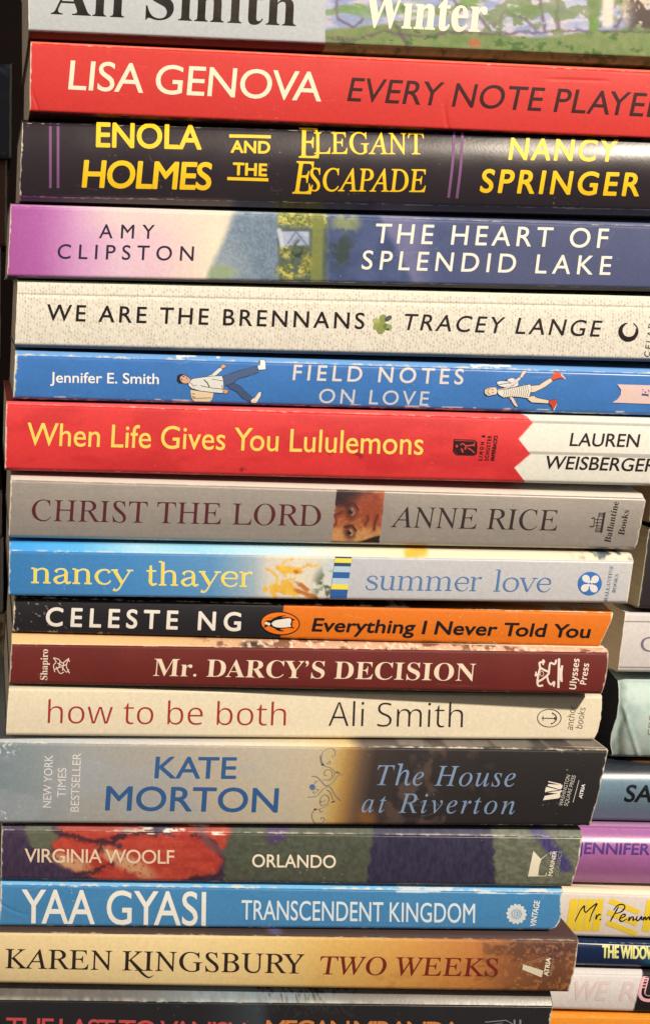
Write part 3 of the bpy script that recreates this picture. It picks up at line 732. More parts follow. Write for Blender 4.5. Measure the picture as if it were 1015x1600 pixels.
# ------------------------------------------------------------------ the stack behind on the right
right = []
def rb(*a, **k): b = mkbook(*a, **k); right.append(b); return b
R = lambda a, b: ((900, a), (1000, b))
def p_jacket(U, V, T):
    return mix(fill(U, (188, 204, 192)), (168, 188, 178), ss(.45, .65, fbm(U / 30, V / 30, 4)))
def p_sa(U, V, T):
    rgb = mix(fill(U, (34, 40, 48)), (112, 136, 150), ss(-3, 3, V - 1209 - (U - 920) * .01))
    return mix(rgb, (110, 72, 40), ell(U, V, 1016, 1184, 40, 8, 0, .2))
def p_white(U, V, T):
    rgb = mix(fill(U, (216, 206, 198)), (96, 70, 60), np.maximum(np.abs(V - 970.5 - (U - 980) * .02) < .8, np.abs(V - 1042.5 - (U - 980) * .01) < .9) * .8)
    return rgb
def p_torn(U, V, T):
    e = 1006 - (V - 1512) * .26
    return mix(fill(U, (216, 208, 200)), (30, 26, 28), ss(-.8, .8, U - e))
def p_navy(U, V, T):
    return mix(fill(U, (20, 40, 72)), (30, 92, 112), ss(.45, .7, fbm(U / 30, V / 16, 3)) * ss(985, 1020, U))
def d_jacket(u, v, t):
    return .0016 * ss(985, 962, u) ** 2 + .0009 * np.exp(-(((u - 972) * .8 + (v - 1120) * .35) / 6) ** 2) * ss(1100, 1120, v) - .0005 * np.exp(-((u - 975 - (v - 1110) * .3) / 4) ** 2) * ss(1095, 1110, v)
k_brown = rb(P, 'shaded brown book end above the dark book behind the grey-brown paperback', G2, R(700, 703), R(812, 815), (1018, 1014), (1500, 1500), y=36, paint=plain((60, 42, 34)), page=(226, 190, 158), wear=.2, strip=.4)
k_dark = rb(P, 'dark book with tan page edges behind the grey-brown and beach paperbacks', G2, R(822, 826), R(945, 949), (1013, 996), (1500, 1500), y=38, paint=plain((46, 40, 42)), page=(255, 236, 200), wear=.3, strip=.5)
k_white = rb(P, 'off-white book with fine ruled lines and tan page edges, right of the half orange paperback', G2, R(956, 957.5), R(1048, 1049), (976, 964), (1500, 1490), y=40, paint=p_white, page=(250, 228, 200), wear=.1, strip=.5, mat=M_MATT, rc=None, st=(1,1))
k_teal = rb('hardback_book', 'pale green jacketed book with a crumpled end and black boards', G2, R(1062, 1064), R(1180, 1182), (965, 952), (1500, 1490), y=40, bulge=5, paint=p_jacket, page=(48, 50, 60), wear=.12, strip=.5, edge=(206, 216, 204), disp=d_jacket, lc=([0, .25, .5, .72, .85, 1], [0, 5, 4, -2, -1, 4]))
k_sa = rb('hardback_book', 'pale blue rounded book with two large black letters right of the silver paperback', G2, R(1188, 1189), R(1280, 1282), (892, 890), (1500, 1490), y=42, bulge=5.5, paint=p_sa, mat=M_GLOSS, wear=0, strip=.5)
k_purple = rb('hardback_book', 'purple rounded book with indigo capitals right of the flower paperback', G2, R(1290, 1292), R(1378, 1380), (862, 860), (1500, 1490), y=40, bulge=5, paint=plain((168, 104, 156), (176, 130, 160), (176, 140, 150)), mat=M_GLOSS, wear=0, strip=.5)
k_yellow = rb(P, 'off-white paperback with yellow bars and black handwriting', G2, R(1394.5, 1398), R(1462, 1465), (858, 855), (1500, 1490), y=40, paint=plain((214, 202, 190), (240, 224, 190)), wear=.15, strip=.12, st=(13, 13))
k_navy = rb(P, 'thin navy paperback with pale yellow condensed capitals', G2, R(1470, 1474), R(1507, 1510), (856, 855), (1500, 1490), y=40, paint=p_navy, mat=M_GLOSS, wear=.3, strip=.5, st=(4,4))
k_torn = rb(P, 'white book with faint pink lettering running onto a slanted black end', G2, R(1521, 1523), R(1577, 1580), (856, 852), (1500, 1490), y=40, paint=p_torn, wear=.1, strip=.35, st=(10, 10))
k_orange = rb(P, 'orange book at the bottom right corner under the white book', G2, R(1587, 1589), R(1645, 1647), (850, 846), (1500, 1490), y=40, paint=plain((226, 140, 38)), wear=.2, strip=.4)

# ------------------------------------------------------------------ the shaded stack on the left
left = []
def lb(*a, **k): b = mkbook(*a, **k); left.append(b); return b
Lq = lambda a, b: ((-100, a), (0, b))
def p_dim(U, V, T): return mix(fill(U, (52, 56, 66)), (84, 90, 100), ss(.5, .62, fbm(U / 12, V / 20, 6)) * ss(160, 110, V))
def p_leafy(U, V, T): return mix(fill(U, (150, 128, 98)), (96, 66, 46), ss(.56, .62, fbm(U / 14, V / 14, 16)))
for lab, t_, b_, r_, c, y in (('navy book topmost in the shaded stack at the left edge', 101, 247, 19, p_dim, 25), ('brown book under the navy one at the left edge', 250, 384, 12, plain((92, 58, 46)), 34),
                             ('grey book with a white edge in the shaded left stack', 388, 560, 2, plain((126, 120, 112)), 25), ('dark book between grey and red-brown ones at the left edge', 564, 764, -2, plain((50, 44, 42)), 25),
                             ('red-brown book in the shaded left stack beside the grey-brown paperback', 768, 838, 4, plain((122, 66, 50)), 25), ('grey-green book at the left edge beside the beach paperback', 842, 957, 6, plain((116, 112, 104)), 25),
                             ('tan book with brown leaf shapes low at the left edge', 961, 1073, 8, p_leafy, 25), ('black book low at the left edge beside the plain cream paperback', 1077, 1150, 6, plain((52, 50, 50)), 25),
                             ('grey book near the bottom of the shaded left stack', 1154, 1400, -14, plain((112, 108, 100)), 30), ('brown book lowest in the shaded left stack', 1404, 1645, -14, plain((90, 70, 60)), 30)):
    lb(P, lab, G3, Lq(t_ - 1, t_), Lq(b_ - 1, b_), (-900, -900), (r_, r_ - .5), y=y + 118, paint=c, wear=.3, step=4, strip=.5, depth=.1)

ZT = -0.2690
def build_stack(bs, ztop):
    cs = [(ztop(bs[0]), 0.0)]
    xu, z0 = face_corner_z(bs[0], 0, 100.0); x1, z1 = face_corner_z(bs[0], 0, 900.0); m = (z1 - z0) / (x1 - x0) if False else (z1 - z0) / (x1 - xu)
    cs = [(z0 - m * xu + 0.0012, m)]
    for a, b in zip(bs, bs[1:]): cs.append(contact(a, b))
    cs.append((ZT, 0.0))
    for b, ct, cb in zip(bs, cs, cs[1:]): build_book(b, ct, cb)
for bs in (front, right, left): build_stack(bs, lambda b: 0)

# ------------------------------------------------------------------ shelf and back of the niche
def structure(name, verts, faces, c, rough=.6):
    m = bpy.data.materials.new(name + '_wood'); m.use_nodes = True; nt = m.node_tree; p = nt.nodes['Principled BSDF']; p.inputs['Roughness'].default_value = rough; p.inputs['Specular IOR Level'].default_value = 0.04
    tc = nd(nt, 'ShaderNodeTexCoord'); mp = nd(nt, 'ShaderNodeMapping'); mp.inputs['Scale'].default_value = (6, 60, 60)
    nz = nd(nt, 'ShaderNodeTexNoise', Scale=1.5, Detail=6.0); cr = nd(nt, 'ShaderNodeValToRGB')
    a = alb(c); cr.color_ramp.elements[0].color = (*(a * .7), 1); cr.color_ramp.elements[1].color = (*(a * 1.3), 1)
    nt.links.new(tc.outputs['Object'], mp.inputs[0]); nt.links.new(mp.outputs[0], nz.inputs['Vector']); nt.links.new(nz.outputs['Fac'], cr.inputs[0]); nt.links.new(cr.outputs[0], p.inputs['Base Color'])
    me = bpy.data.meshes.new(name); me.from_pydata(verts, [], faces); me.materials.append(m)
    o = bpy.data.objects.new(name, me); col.objects.link(o); o['kind'] = 'structure'; return o
def slab(x0, x1, y0, y1, z0, z1):
    v = [(x, y, z) for x in (x0, x1) for y in (y0, y1) for z in (z0, z1)]
    return v, [(0, 1, 3, 2), (4, 6, 7, 5), (0, 4, 5, 1), (2, 3, 7, 6), (0, 2, 6, 4), (1, 5, 7, 3)]
structure('shelf', *slab(-.6, .9, -.12, .419, ZT - .025, ZT - .0003), (96, 62, 46))
structure('wall', *slab(-.6, .9, .42, .44, ZT - .1, .6), (18, 10, 9))

# ------------------------------------------------------------------ lettering and emblems, book by book
CREAMC = (238, 222, 196)
T = lettering
# pale grey / landscape
T(winter, 'author_lettering', 'Ali Smith', (80, 22), (462, 41), 62, (96, 86, 80), 'serif_bold', -.004, mat=M_METAL)
T(winter, 'title_lettering', 'Winter', (566, 41), (757, 50), 56, (240, 228, 204), 'serif_bold', .009, lean=3)
# red
T(red, 'author_lettering', 'LISA GENOVA', (107, 139.5), (501, 158.5), 45, (240, 222, 190), off=.004, lean=2, wx=1.02)
T(red, 'title_lettering', 'EVERY NOTE PLAYED', (542, 157.5), (1042, 184), 36.5, (58, 26, 26), off=.002, lean=6, wx=.98)
# black with yellow letters
YL = (250, 200, 36)
for u0, v0, u1, v1 in ((79, 193, 79, 294), (91, 193, 91, 294), (709, 206, 700, 309), (722, 207, 713, 310)):
    a = Art(enola)
    a.stroke(smooth_pts([(u0, v0), (u0 * .35 + u1 * .65 + (3 if u0 > 500 else 0), (v0 + v1) / 2), (u1, v1)], 10), 4.2, (128, 84, 122))
    a.done('line_ornament')
T(enola, 'title_lettering', 'ENOLA', (151, 229), (314, 233), 37, YL, off=.02, wx=.95, mat=M_FOIL)
T(enola, 'title_lettering', 'HOLMES', (129, 292), (328, 296), 41, YL, off=.02, wx=.95, lean=3, mat=M_FOIL)
a = Art(enola, M_FOIL)
T(enola, '', 'AND', (361, 238), (421, 239.5), 18, YL, off=.03, join=a); T(enola, '', 'THE', (364, 273), (416, 275), 18.5, YL, off=.03, join=a)
a.stroke(smooth_pts([(358, 212.5), (390, 213), (423, 214)]), 5, YL); a.stroke(smooth_pts([(355, 279), (387, 280), (419, 281)]), 5, YL)
a.done('title_lettering')
a = Art(enola, M_FOIL)
T(enola, '', 'E', (466, 246), (498, 247), 46, YL, 'serif', .008, join=a); T(enola, '', 'LEGANT', (490, 240), (661, 241), 33, YL, 'serif', .008, join=a)
T(enola, '', 'E', (456, 302), (486, 303), 50, YL, 'serif', .008, lean=6, join=a); T(enola, '', 'SCAPADE', (481, 298), (663, 300), 35, YL, 'serif', .008, lean=4, join=a)
a.done('title_lettering')
T(enola, 'author_lettering', 'NANCY', (794, 249), (960, 252), 33, YL, off=.02, lean=4, wx=.9, mat=M_FOIL)
T(enola, 'author_lettering', 'SPRINGER', (749, 300), (996, 306), 35, YL, off=.02, lean=5, wx=.93, mat=M_FOIL)
# lakeside
INKP = (48, 36, 60)
T(lake, 'author_lettering', 'AMY', (155, 372), (241, 373), 21.5, INKP, lean=1, wx=1.0, off=.003)
T(lake, 'author_lettering', 'CLIPSTON', (90, 404), (302, 407.5), 22.5, INKP, lean=1, wx=1.0, off=.003)
T(lake, 'title_lettering', 'THE HEART OF', (584, 379.5), (947, 387.5), 30, (240, 230, 210), off=.006, lean=3, wx=.98)
T(lake, 'title_lettering', 'SPLENDID LAKE', (564, 420.5), (952, 429.5), 29, (240, 230, 210), off=.006, lean=3, wx=.98)
# cream cloth
T(cloth, 'title_lettering', 'WE ARE THE BRENNANS', (73, 500.5), (568, 514), 25, (30, 24, 24), off=.008, lean=1, wx=1.0)
T(cloth, 'author_lettering', 'TRACEY LANGE', (627, 515), (935, 526), 25, (36, 30, 30), off=.004, lean=5, wx=1.0)
a = Art(cloth)
for cu, cv, ru, rv, rot, c in ((588, 502, 6.5, 4.6, .6, (172, 176, 104)), (598, 498.5, 7.5, 5.6, -1.4, (136, 146, 80)), (606, 497.5, 6.5, 3.6, -.6, (88, 84, 78)), (589, 509.5, 7, 5, -.6, (148, 156, 88)),
                               (595, 514, 8, 6.4, -1.1, (138, 146, 74)), (603, 510.5, 6, 4.4, .9, (112, 122, 66)), (607.5, 511.5, 4.4, 5, .3, (150, 158, 96)), (605.5, 514.4, 2.4, 1.4, 0, (60, 66, 44))):
    a.ellipse(cu, cv, ru, rv, c, rot)
a.done('clover_emblem')
a = Art(cloth)
a.ring(981, 517.5, 12.6, 12.6, [1.5, 5, 7, 8, 7.5, 6.5, 4.5, 1.5], (34, 26, 28), n=60, a0=-20, a1=262)
a.ring(981.5, 517.5, 14.5, 14.5, .9, (50, 42, 42), n=30, a0=-62, a1=70)
a.ring(983, 517, 11.5, 13, .8, (90, 80, 78), n=30, a0=-60, a1=0)
a.done('publisher_logo')
T(cloth, 'publisher_lettering', 'CELADON', (1014, 558), (1026, 478), 9, (60, 52, 50), 'sans', 0, wx=1.0)
# bright blue
T(blue, 'author_lettering', 'Jennifer E. Smith', (79, 597.5), (248, 600), 16, (240, 232, 222), off=.012, lean=0)
T(blue, 'title_lettering', 'FIELD NOTES', (457, 593.5), (722, 600.5), 23.5, (214, 204, 196), off=.012, lean=2, wx=1.0)
T(blue, 'title_lettering', 'ON LOVE', (497, 629.5), (668, 634), 22, (200, 196, 196), off=.005, lean=2, wx=1.05)
s_ = 180 / 1015.0
mp_ = lambda pts: [(260 + x * s_, 545 + y * s_) for x, y in pts]
a = Art(blue); LC = (44, 40, 44)
def shp(pts, c, lw=.9): a.poly(mp_(pts), c); a.stroke(mp_(pts), lw, LC, True)
shp([(210, 360), (285, 370), (415, 385), (405, 440), (380, 470), (250, 465), (222, 440)], (226, 200, 160))
a.stroke(mp_([(222, 435), (300, 435), (400, 432)]), .9, LC); a.stroke(mp_([(280, 370), (292, 468)]), 1.1, LC)
a.stroke(mp_([(225, 395), (250, 400)]), 1.2, LC); a.stroke(mp_([(225, 420), (252, 428)]), 1.2, LC)
shp([(500, 240), (600, 205), (650, 190), (800, 150), (808, 208), (720, 240), (640, 260), (600, 292), (530, 325), (500, 330)], (74, 94, 128))
shp([(530, 320), (600, 305), (650, 330), (700, 380), (760, 432), (738, 470), (670, 435), (620, 380), (560, 350)], (66, 84, 118))
shp([(822, 96), (868, 98), (872, 182), (812, 186), (800, 150), (826, 140)], (238, 228, 212))
shp([(762, 432), (775, 436), (815, 380), (834, 378), (832, 410), (790, 478), (752, 478), (740, 464)], (232, 214, 192))
shp([(345, 245), (400, 225), (470, 165), (498, 178), (430, 238), (380, 262)], (220, 216, 206))
shp([(472, 160), (500, 132), (528, 150), (515, 166), (490, 178)], (208, 160, 128))
shp([(190, 300), (235, 262), (330, 248), (400, 240), (490, 238), (500, 285), (502, 360), (495, 392), (400, 384), (300, 372), (225, 350), (198, 330)], (218, 214, 202))
a.stroke(mp_([(400, 268), (495, 282)]), .8, LC); a.stroke(mp_([(330, 272), (360, 300), (378, 336)]), 1.6, LC); a.stroke(mp_([(300, 325), (400, 345), (495, 356)]), .9, LC); a.stroke(mp_([(215, 300), (240, 330), (265, 318)]), .9, LC); a.stroke(mp_([(488, 320), (496, 356)]), .9, LC)
shp([(500, 355), (530, 358), (550, 370), (535, 394), (505, 396)], (206, 156, 124))
shp([(118, 240), (150, 228), (190, 246), (216, 270), (205, 300), (170, 308), (130, 300), (112, 272)], (210, 164, 134))
shp([(100, 236), (130, 222), (150, 228), (120, 246), (118, 275), (140, 298), (118, 304), (96, 280)], (34, 34, 42))
for x, y in ((150, 244), (134, 270)): a.ellipse(260 + x * s_, 545 + y * s_, 1.5, .9, LC)
a.stroke(mp_([(176, 252), (184, 268)]), .9, (120, 60, 54))
a.done('man_illustration')
s_ = 275 / 1015.0
mp_ = lambda pts: [(740 + x * s_, 565 + y * s_) for x, y in pts]
a = Art(blue)
shp([(128, 118), (150, 110), (188, 112), (196, 98), (222, 92), (252, 108), (254, 140), (200, 156), (140, 140)], (220, 214, 206))
a.stroke(mp_([(135, 135), (180, 126), (240, 118)]), .9, LC); a.stroke(mp_([(180, 104), (205, 120), (210, 150)]), .9, LC)
shp([(132, 160), (180, 150), (240, 100), (266, 84), (270, 98), (226, 136), (180, 160), (135, 182)], (214, 204, 192))
shp([(262, 88), (280, 54), (302, 52), (290, 74), (272, 96)], (226, 198, 172))
shp([(318, 140), (376, 134), (440, 94), (452, 112), (400, 150), (340, 178), (318, 176)], (226, 204, 172))
shp([(300, 205), (345, 196), (360, 208), (430, 222), (426, 242), (330, 236), (306, 216)], (226, 204, 172))
shp([(440, 96), (470, 54), (500, 70), (522, 98), (490, 96), (450, 108)], (214, 84, 56)); a.stroke(mp_([(500, 72), (524, 100)]), 1.4, (238, 226, 212))
shp([(428, 226), (474, 216), (476, 240), (456, 280), (446, 258), (432, 244)], (204, 72, 48)); a.stroke(mp_([(476, 238), (458, 280)]), 1.4, (238, 226, 212))
shp([(200, 202), (222, 204), (240, 234), (252, 262), (236, 258), (214, 226)], (226, 198, 172))
dr = [(132, 166), (190, 156), (260, 142), (322, 130), (328, 160), (312, 212), (270, 206), (220, 202), (168, 208), (140, 190)]
shp(dr, (228, 216, 196))
for k in range(12):
    x = 168 + k * 12.5; a.stroke(mp_([(x, 158 - k * 1.9), (x + 6, 182 - k), (x - 2, 204)]), .7, (100, 92, 90))
shp([(84, 150), (124, 146), (134, 166), (126, 190), (96, 194), (70, 180)], (230, 204, 178))
shp([(60, 160), (84, 148), (104, 146), (84, 158), (80, 180), (104, 196), (76, 198), (58, 182)], (206, 186, 160))
for x, y in ((104, 162), (106, 178)): a.ellipse(740 + x * s_, 565 + y * s_, 1.2, .9, LC)
a.done('woman_illustration')
a = Art(blue)
a.poly([(963, 600.5), (1090, 604), (1090, 634), (955, 629), (963, 624), (968, 617), (969, 609)], (222, 190, 178))
T(blue, '', 'Falling', (1005, 621), (1008, 604), 11, (70, 66, 110), 'serif_bold', 0, join=a) if False else T(blue, '', 'E', (1012, 621), (1013.5, 609), 12, (70, 70, 120), 'serif_bold', 0, join=a)
a.done('ribbon_illustration')
# zigzag
T(zig, 'title_lettering', 'When Life Gives You Lululemons', (42, 695.5), (660, 710.5), 35, (244, 206, 96), off=.004, lean=1)
a = Art(zig); BK = (44, 20, 24); RD = (206, 66, 60)
k = lambda pts: [(690 + x / 6.344, 640 + y / 6.344) for x, y in pts]
a.poly(k([(115, 292), (320, 298), (350, 325), (345, 440), (318, 456), (140, 452), (108, 415)]), BK)
a.stroke(k([(128, 306), (130, 410), (148, 440)]), .8, RD); a.stroke(k([(130, 306), (318, 312), (330, 330), (326, 440)]), .8, RD)
a.stroke(k([(180, 350), (205, 335), (235, 360), (320, 350)]), 2.0, RD); a.stroke(k([(240, 360), (225, 395)]), 2.4, RD); a.stroke(k([(190, 385), (208, 425)]), 2.4, RD); a.stroke(k([(255, 380), (290, 400), (320, 428)]), 1.8, RD); a.stroke(k([(315, 335), (318, 365)]), 2, RD); a.ellipse(713, 697, 1.8, 2.2, RD)
a.done('publisher_logo')
a = Art(zig)
T(zig, '', 'SIMON &', (752.5, 720), (757.5, 680), 5.6, BK, off=.03, wx=.75, join=a); T(zig, '', 'SCHUSTER', (762, 720), (767.5, 681), 5.6, BK, off=.03, wx=.8, join=a); T(zig, '', 'PAPERBACKS', (771.5, 720), (777, 681), 5.6, BK, off=.03, join=a)
a.done('publisher_lettering')
T(zig, 'author_lettering', 'LAUREN', (889, 696.5), (996, 698.5), 20, (40, 30, 34), off=.008, lean=3)
T(zig, 'author_lettering', 'WEISBERGER', (849, 732), (1022, 737), 20, (40, 30, 34), off=.008, lean=4)
# grey-brown
T(rice, 'title_lettering', 'CHRIST THE LORD', (49, 813.5), (500, 822), 33, (84, 34, 42), 'serif', -.003, lean=2)
T(rice, 'author_lettering', 'ANNE RICE', (609, 823.5), (868, 829), 32, (50, 38, 38), 'serif', -.004, lean=5)
a = Art(rice); q = lambda pts: [(855 + x / 6.156, 740 + y / 6.156) for x, y in pts]
DK = (46, 38, 38)
a.poly(q([(535, 372), (555, 372), (522, 568), (502, 566)]), DK)
for x0, x1, y in ((490, 540, 378), (488, 536, 392), (484, 534, 406), (458, 528, 440), (455, 520, 470), (452, 515, 500), (470, 520, 522), (462, 510, 540), (458, 505, 556)): a.stroke(q([(x0, y), (x1, y + 3)]), 1.0, DK)
a.stroke(q([(420, 430), (450, 424)]), 1.6, DK); a.stroke(q([(402, 508), (440, 510)]), 1.6, DK); a.stroke(q([(452, 425), (440, 512)]), 1.0, DK); a.stroke(q([(482, 425), (470, 512)]), 1.0, DK); a.stroke(q([(495, 375), (488, 425)]), .8, DK); a.stroke(q([(465, 515), (458, 562)]), .8, DK)
a.done('publisher_logo')
a = Art(rice)
T(rice, '', 'Ballantine', (952.5, 848), (966, 784.5), 9.5, DK, 'serif_bold', -.008, join=a); T(rice, '', 'Books', (974, 836.5), (982, 797.5), 9.5, DK, 'serif_bold', -.008, join=a)
a.done('publisher_lettering')
# beach
T_, H_ = 1.0, 0.0      # thick and hair strokes of a fine-serif small alphabet, in x-heights
_n = [([(.2, .74), (.36, .94), (.56, .99), (.71, .86), (.74, .62), (.74, .3), (.74, 0)], [0, 0, .1, .7, 1, 1, 1]), ([(.57, .02), (.92, .02)], [0])]
_stem = lambda x, h: [([(x, 0), (x, h)], [1]), ([(x - .19, h), (x - .03, h)], [0]), ([(x - .18, .02), (x + .18, .02)], [0])]
_c = [(.66, .94), (.46, 1.0), (.22, .84), (.12, .5), (.24, .14), (.48, 0), (.68, .08), (.78, .26)]
SMALL = {
 'n': (_stem(.2, 1) + _n, 1.0),
 'm': (_stem(.2, 1) + _n + [([(x + .54, y) for x, y in p], w_) for p, w_ in _n], 1.54),
 'h': (_stem(.2, 'A') + _n, 1.0), 'l': (_stem(.2, 'A'), .44),
 'r': (_stem(.2, 1) + [([(.2, .7), (.34, .9), (.5, .98), (.6, .9)], [0, 0, .4, 1.0])], .70),
 'u': ([([(.2, 1), (.2, .6), (.2, .3), (.28, .08), (.46, .02), (.62, .1), (.74, .32)], [1, 1, 1, .7, .1, 0, 0]), ([(.74, 0), (.74, 1)], [1]), ([(.02, .98), (.2, .98)], [0]), ([(.56, .98), (.74, .98)], [0]), ([(.74, .02), (.92, .02)], [0])], 1.0),
 'a': ([([(.14, .76), (.22, .94), (.42, 1.0), (.58, .9), (.62, .68), (.62, .4), (.62, .16), (.70, .02), (.86, .1)], [.9, .1, 0, .5, 1, 1, 1, .4, 0]), ([(.62, .60), (.4, .52), (.19, .40), (.12, .22), (.22, .04), (.4, .02), (.62, .22)], [0, 0, .5, 1, .5, 0, 0])], .90),
 'c': ([([(.72, .78)] + _c, [1, .1, 0, .6, 1, .6, 0, 0, 0])], .84),
 'e': ([([(.14, .55), (.78, .55)], [0]), ([(.78, .55), (.72, .86), (.46, 1.0), (.22, .84), (.12, .5), (.24, .14), (.48, 0), (.68, .08), (.79, .26)], [.3, .6, 0, .6, 1, .6, 0, 0, 0])], .88),
 'o': ([([(.48, 1), (.20, .84), (.11, .5), (.20, .16), (.48, 0), (.76, .16), (.85, .5), (.76, .84), (.48, 1)], [0, .6, 1, .6, 0, .6, 1, .6, 0])], .96),
 's': ([([(.62, .74), (.57, .93), (.38, 1.0), (.18, .9), (.16, .7), (.36, .56), (.56, .44), (.66, .26), (.58, .06), (.36, 0), (.16, .08), (.09, .28)], [.4, 0, 0, .5, .7, 1, 1, .7, .5, 0, 0, .4])], .76),
 't': ([([(.22, 1.36), (.22, .9), (.22, .5), (.22, .2), (.32, .02), (.52, .1)], [.4, 1, 1, 1, .5, 0]), ([(.02, .97), (.48, .97)], [0])], .58),
 'y': ([([(.1, 1), (.48, .08)], [1]), ([(.84, 1), (.48, .08), (.34, -.28), (.2, -.42), (.07, -.34)], [0, 0, 0, .1, .9]), ([(-.04, .98), (.28, .98)], [0]), ([(.68, .98), (.98, .98)], [0])], .94),
 'v': ([([(.1, 1), (.46, 0)], [1]), ([(.8, 1), (.46, 0)], [0]), ([(-.04, .98), (.28, .98)], [0]), ([(.66, .98), (.94, .98)], [0])], .88)}
def small_serif(art, text, p0, p1, xh, asc, c, thick, hair, lean=0.0):
    total = sum(.62 if ch == ' ' else SMALL[ch][1] for ch in text) - .16
    p0 = np.array(p0, float); p1 = np.array(p1, float); d = p1 - p0; sx = np.linalg.norm(d) / total; d /= np.linalg.norm(d); up = np.array([d[1], -d[0]])
    x = -.05; e = art.eps() + .00001; n_ = 0
    for ch in text:
        if ch == ' ': x += .62; continue
        for pts, w_ in SMALL[ch][0]:
            pts = [(a, (asc if b_ == 'A' else b_)) for a, b_ in pts]
            pp = [tuple(p0 + (x + a) * sx * d + b_ * xh * up + b_ * lean * d) for a, b_ in pts]
            ww = [(hair + (thick - hair) * k) for k in w_]
            sm = smooth_pts(pp, 6)
            art.stroke(sm, ww if len(ww) > 1 else ww[0], c, e=e + .0000006 * n_); n_ += 1
        x += SMALL[ch][1]
a_ = Art(beach)
small_serif(a_, 'nancy thayer', (50, 910.5), (393, 917), 22.5, 1.62, (222, 228, 206), 5.6, 2.6)
beach.layer += 14
small_serif(a_, 'nancy thayer', (50, 910.5), (393, 917), 22.5, 1.62, (240, 212, 76), 4.2, 1.5)
beach.layer += 14
a_.done('author_lettering')
a_ = Art(beach)
small_serif(a_, 'summer love', (570, 921), (857, 924.5), 21.5, 1.56, (88, 124, 172), 3.3, 1.1, lean=2.6)
a_.done('title_lettering')
a = Art(beach)
L0 = lambda v: (523.5 - (v - 870) * .13, 549 - (v - 870) * .12)
for v0, v1, c in ((869.5, 872, (40, 70, 100)), (872, 879, (240, 214, 70)), (879, 884.5, (44, 76, 112)), (884.5, 893.5, (176, 196, 206)), (893.5, 903, (52, 96, 156)), (903, 912.5, (178, 196, 206)), (912.5, 920.5, (240, 214, 70)), (920.5, 934.5, (50, 92, 154))):
    (a0, b0), (a1, b1) = L0(v0), L0(v1); a.poly([(a0, v0), (b0, v0 + .6), (b1, v1 + .6), (a1, v1)], c)
a.done('striped_ornament')
a = Art(beach); BL = (58, 112, 180)
a.ellipse(920.5, 911.5, 18.6, 18.2, BL, -.6)
for cu, cv, rot in ((914.5, 904, .7), (928.5, 905, -.8), (912.5, 918.5, -.7), (926.5, 919.5, .8)): a.ellipse(cu, cv, 6.4, 5.6, (226, 218, 208), rot)
for p, r_ in (((918.5, 908.5), 2.6), ((923.5, 908.9), 2.6), ((917.8, 914.5), 2.6), ((922.8, 915), 2.6)): a.ellipse(p[0], p[1], r_, r_, (226, 218, 208))
a.done('publisher_logo')
a = Art(beach)
T(beach, '', 'BALLANTINE', (948, 939), (957.5, 883.5), 5.2, (120, 130, 150), 'serif_bold', -.006, join=a); T(beach, '', 'BOOKS', (960.5, 926), (965.5, 897), 5.2, (120, 130, 150), 'serif_bold', -.006, join=a)
a.done('publisher_lettering')
# half black half orange
T(half, 'author_lettering', 'CELESTE NG', (72, 977.5), (375, 985.5), 28, (232, 220, 204), off=.02, wx=1.0, lean=1)
T(half, 'title_lettering', 'Everything I Never Told You', (487, 986), (919, 996.5), 20, (30, 20, 24), off=.022, lean=4)
a = Art(half); q = lambda pts: [(380 + x * 200 / 1015, 840 + y * 200 / 1015) for x, y in pts]
a.ellipse(437.5, 974, 31, 18.6, (24, 20, 24), .06); a.ellipse(437.5, 974, 29.2, 16.9, (232, 116, 26), .06)
body = smooth_pts(q([(160, 718), (172, 690), (170, 668), (190, 655), (215, 655), (240, 640), (280, 622), (340, 616), (300, 632), (350, 630), (385, 640), (410, 652), (390, 662), (388, 700), (400, 722), (370, 712), (330, 720), (290, 726), (326, 742), (280, 740), (240, 716), (200, 700)]), 5)
a.poly([tuple(p) for p in body], (22, 18, 22))
a.poly([tuple(p) for p in smooth_pts(q([(222, 680), (250, 658), (310, 646), (360, 640), (380, 652), (372, 690), (378, 704), (330, 712), (270, 712), (235, 700)]), 5)], (228, 218, 200))
a.poly([tuple(p) for p in smooth_pts(q([(186, 690), (205, 672), (214, 690), (204, 698)]), 4)], (228, 218, 200)); a.ellipse(416, 973.5, 2.4, 2.2, (228, 218, 200))
a.done('publisher_logo')
# maroon
T(maroon, 'title_lettering', 'Mr. DARCY’S DECISION', (239, 1056), (741, 1064), 27, (236, 212, 180), 'serif_bold', -.004, lean=2)
T(maroon, 'publisher_lettering', 'Shapiro', (74, 1062.5), (75.5, 1014.5), 11, (232, 208, 184), 'serif_bold', 0)
a = Art(maroon); WH = (234, 212, 190)
for pts in ([(86, 1050), (84, 1040), (88, 1034), (84, 1028), (92, 1030)], [(86, 1046), (96, 1042), (104, 1050), (108, 1046)], [(92, 1030), (98, 1036), (106, 1030), (109, 1034)], [(108, 1028), (104, 1040), (109, 1052)], [(90, 1036), (98, 1040), (104, 1038)], [(88, 1042), (94, 1052), (100, 1050)], [(94, 1034), (92, 1044)], [(100, 1034), (98, 1048)]):
    a.stroke(smooth_pts(pts, 5), 1.3, WH)
a.done('series_emblem')
a = Art(maroon); q = lambda pts: [(820 + x * 140 / 1015, 1010 + y * 140 / 1015) for x, y in pts]
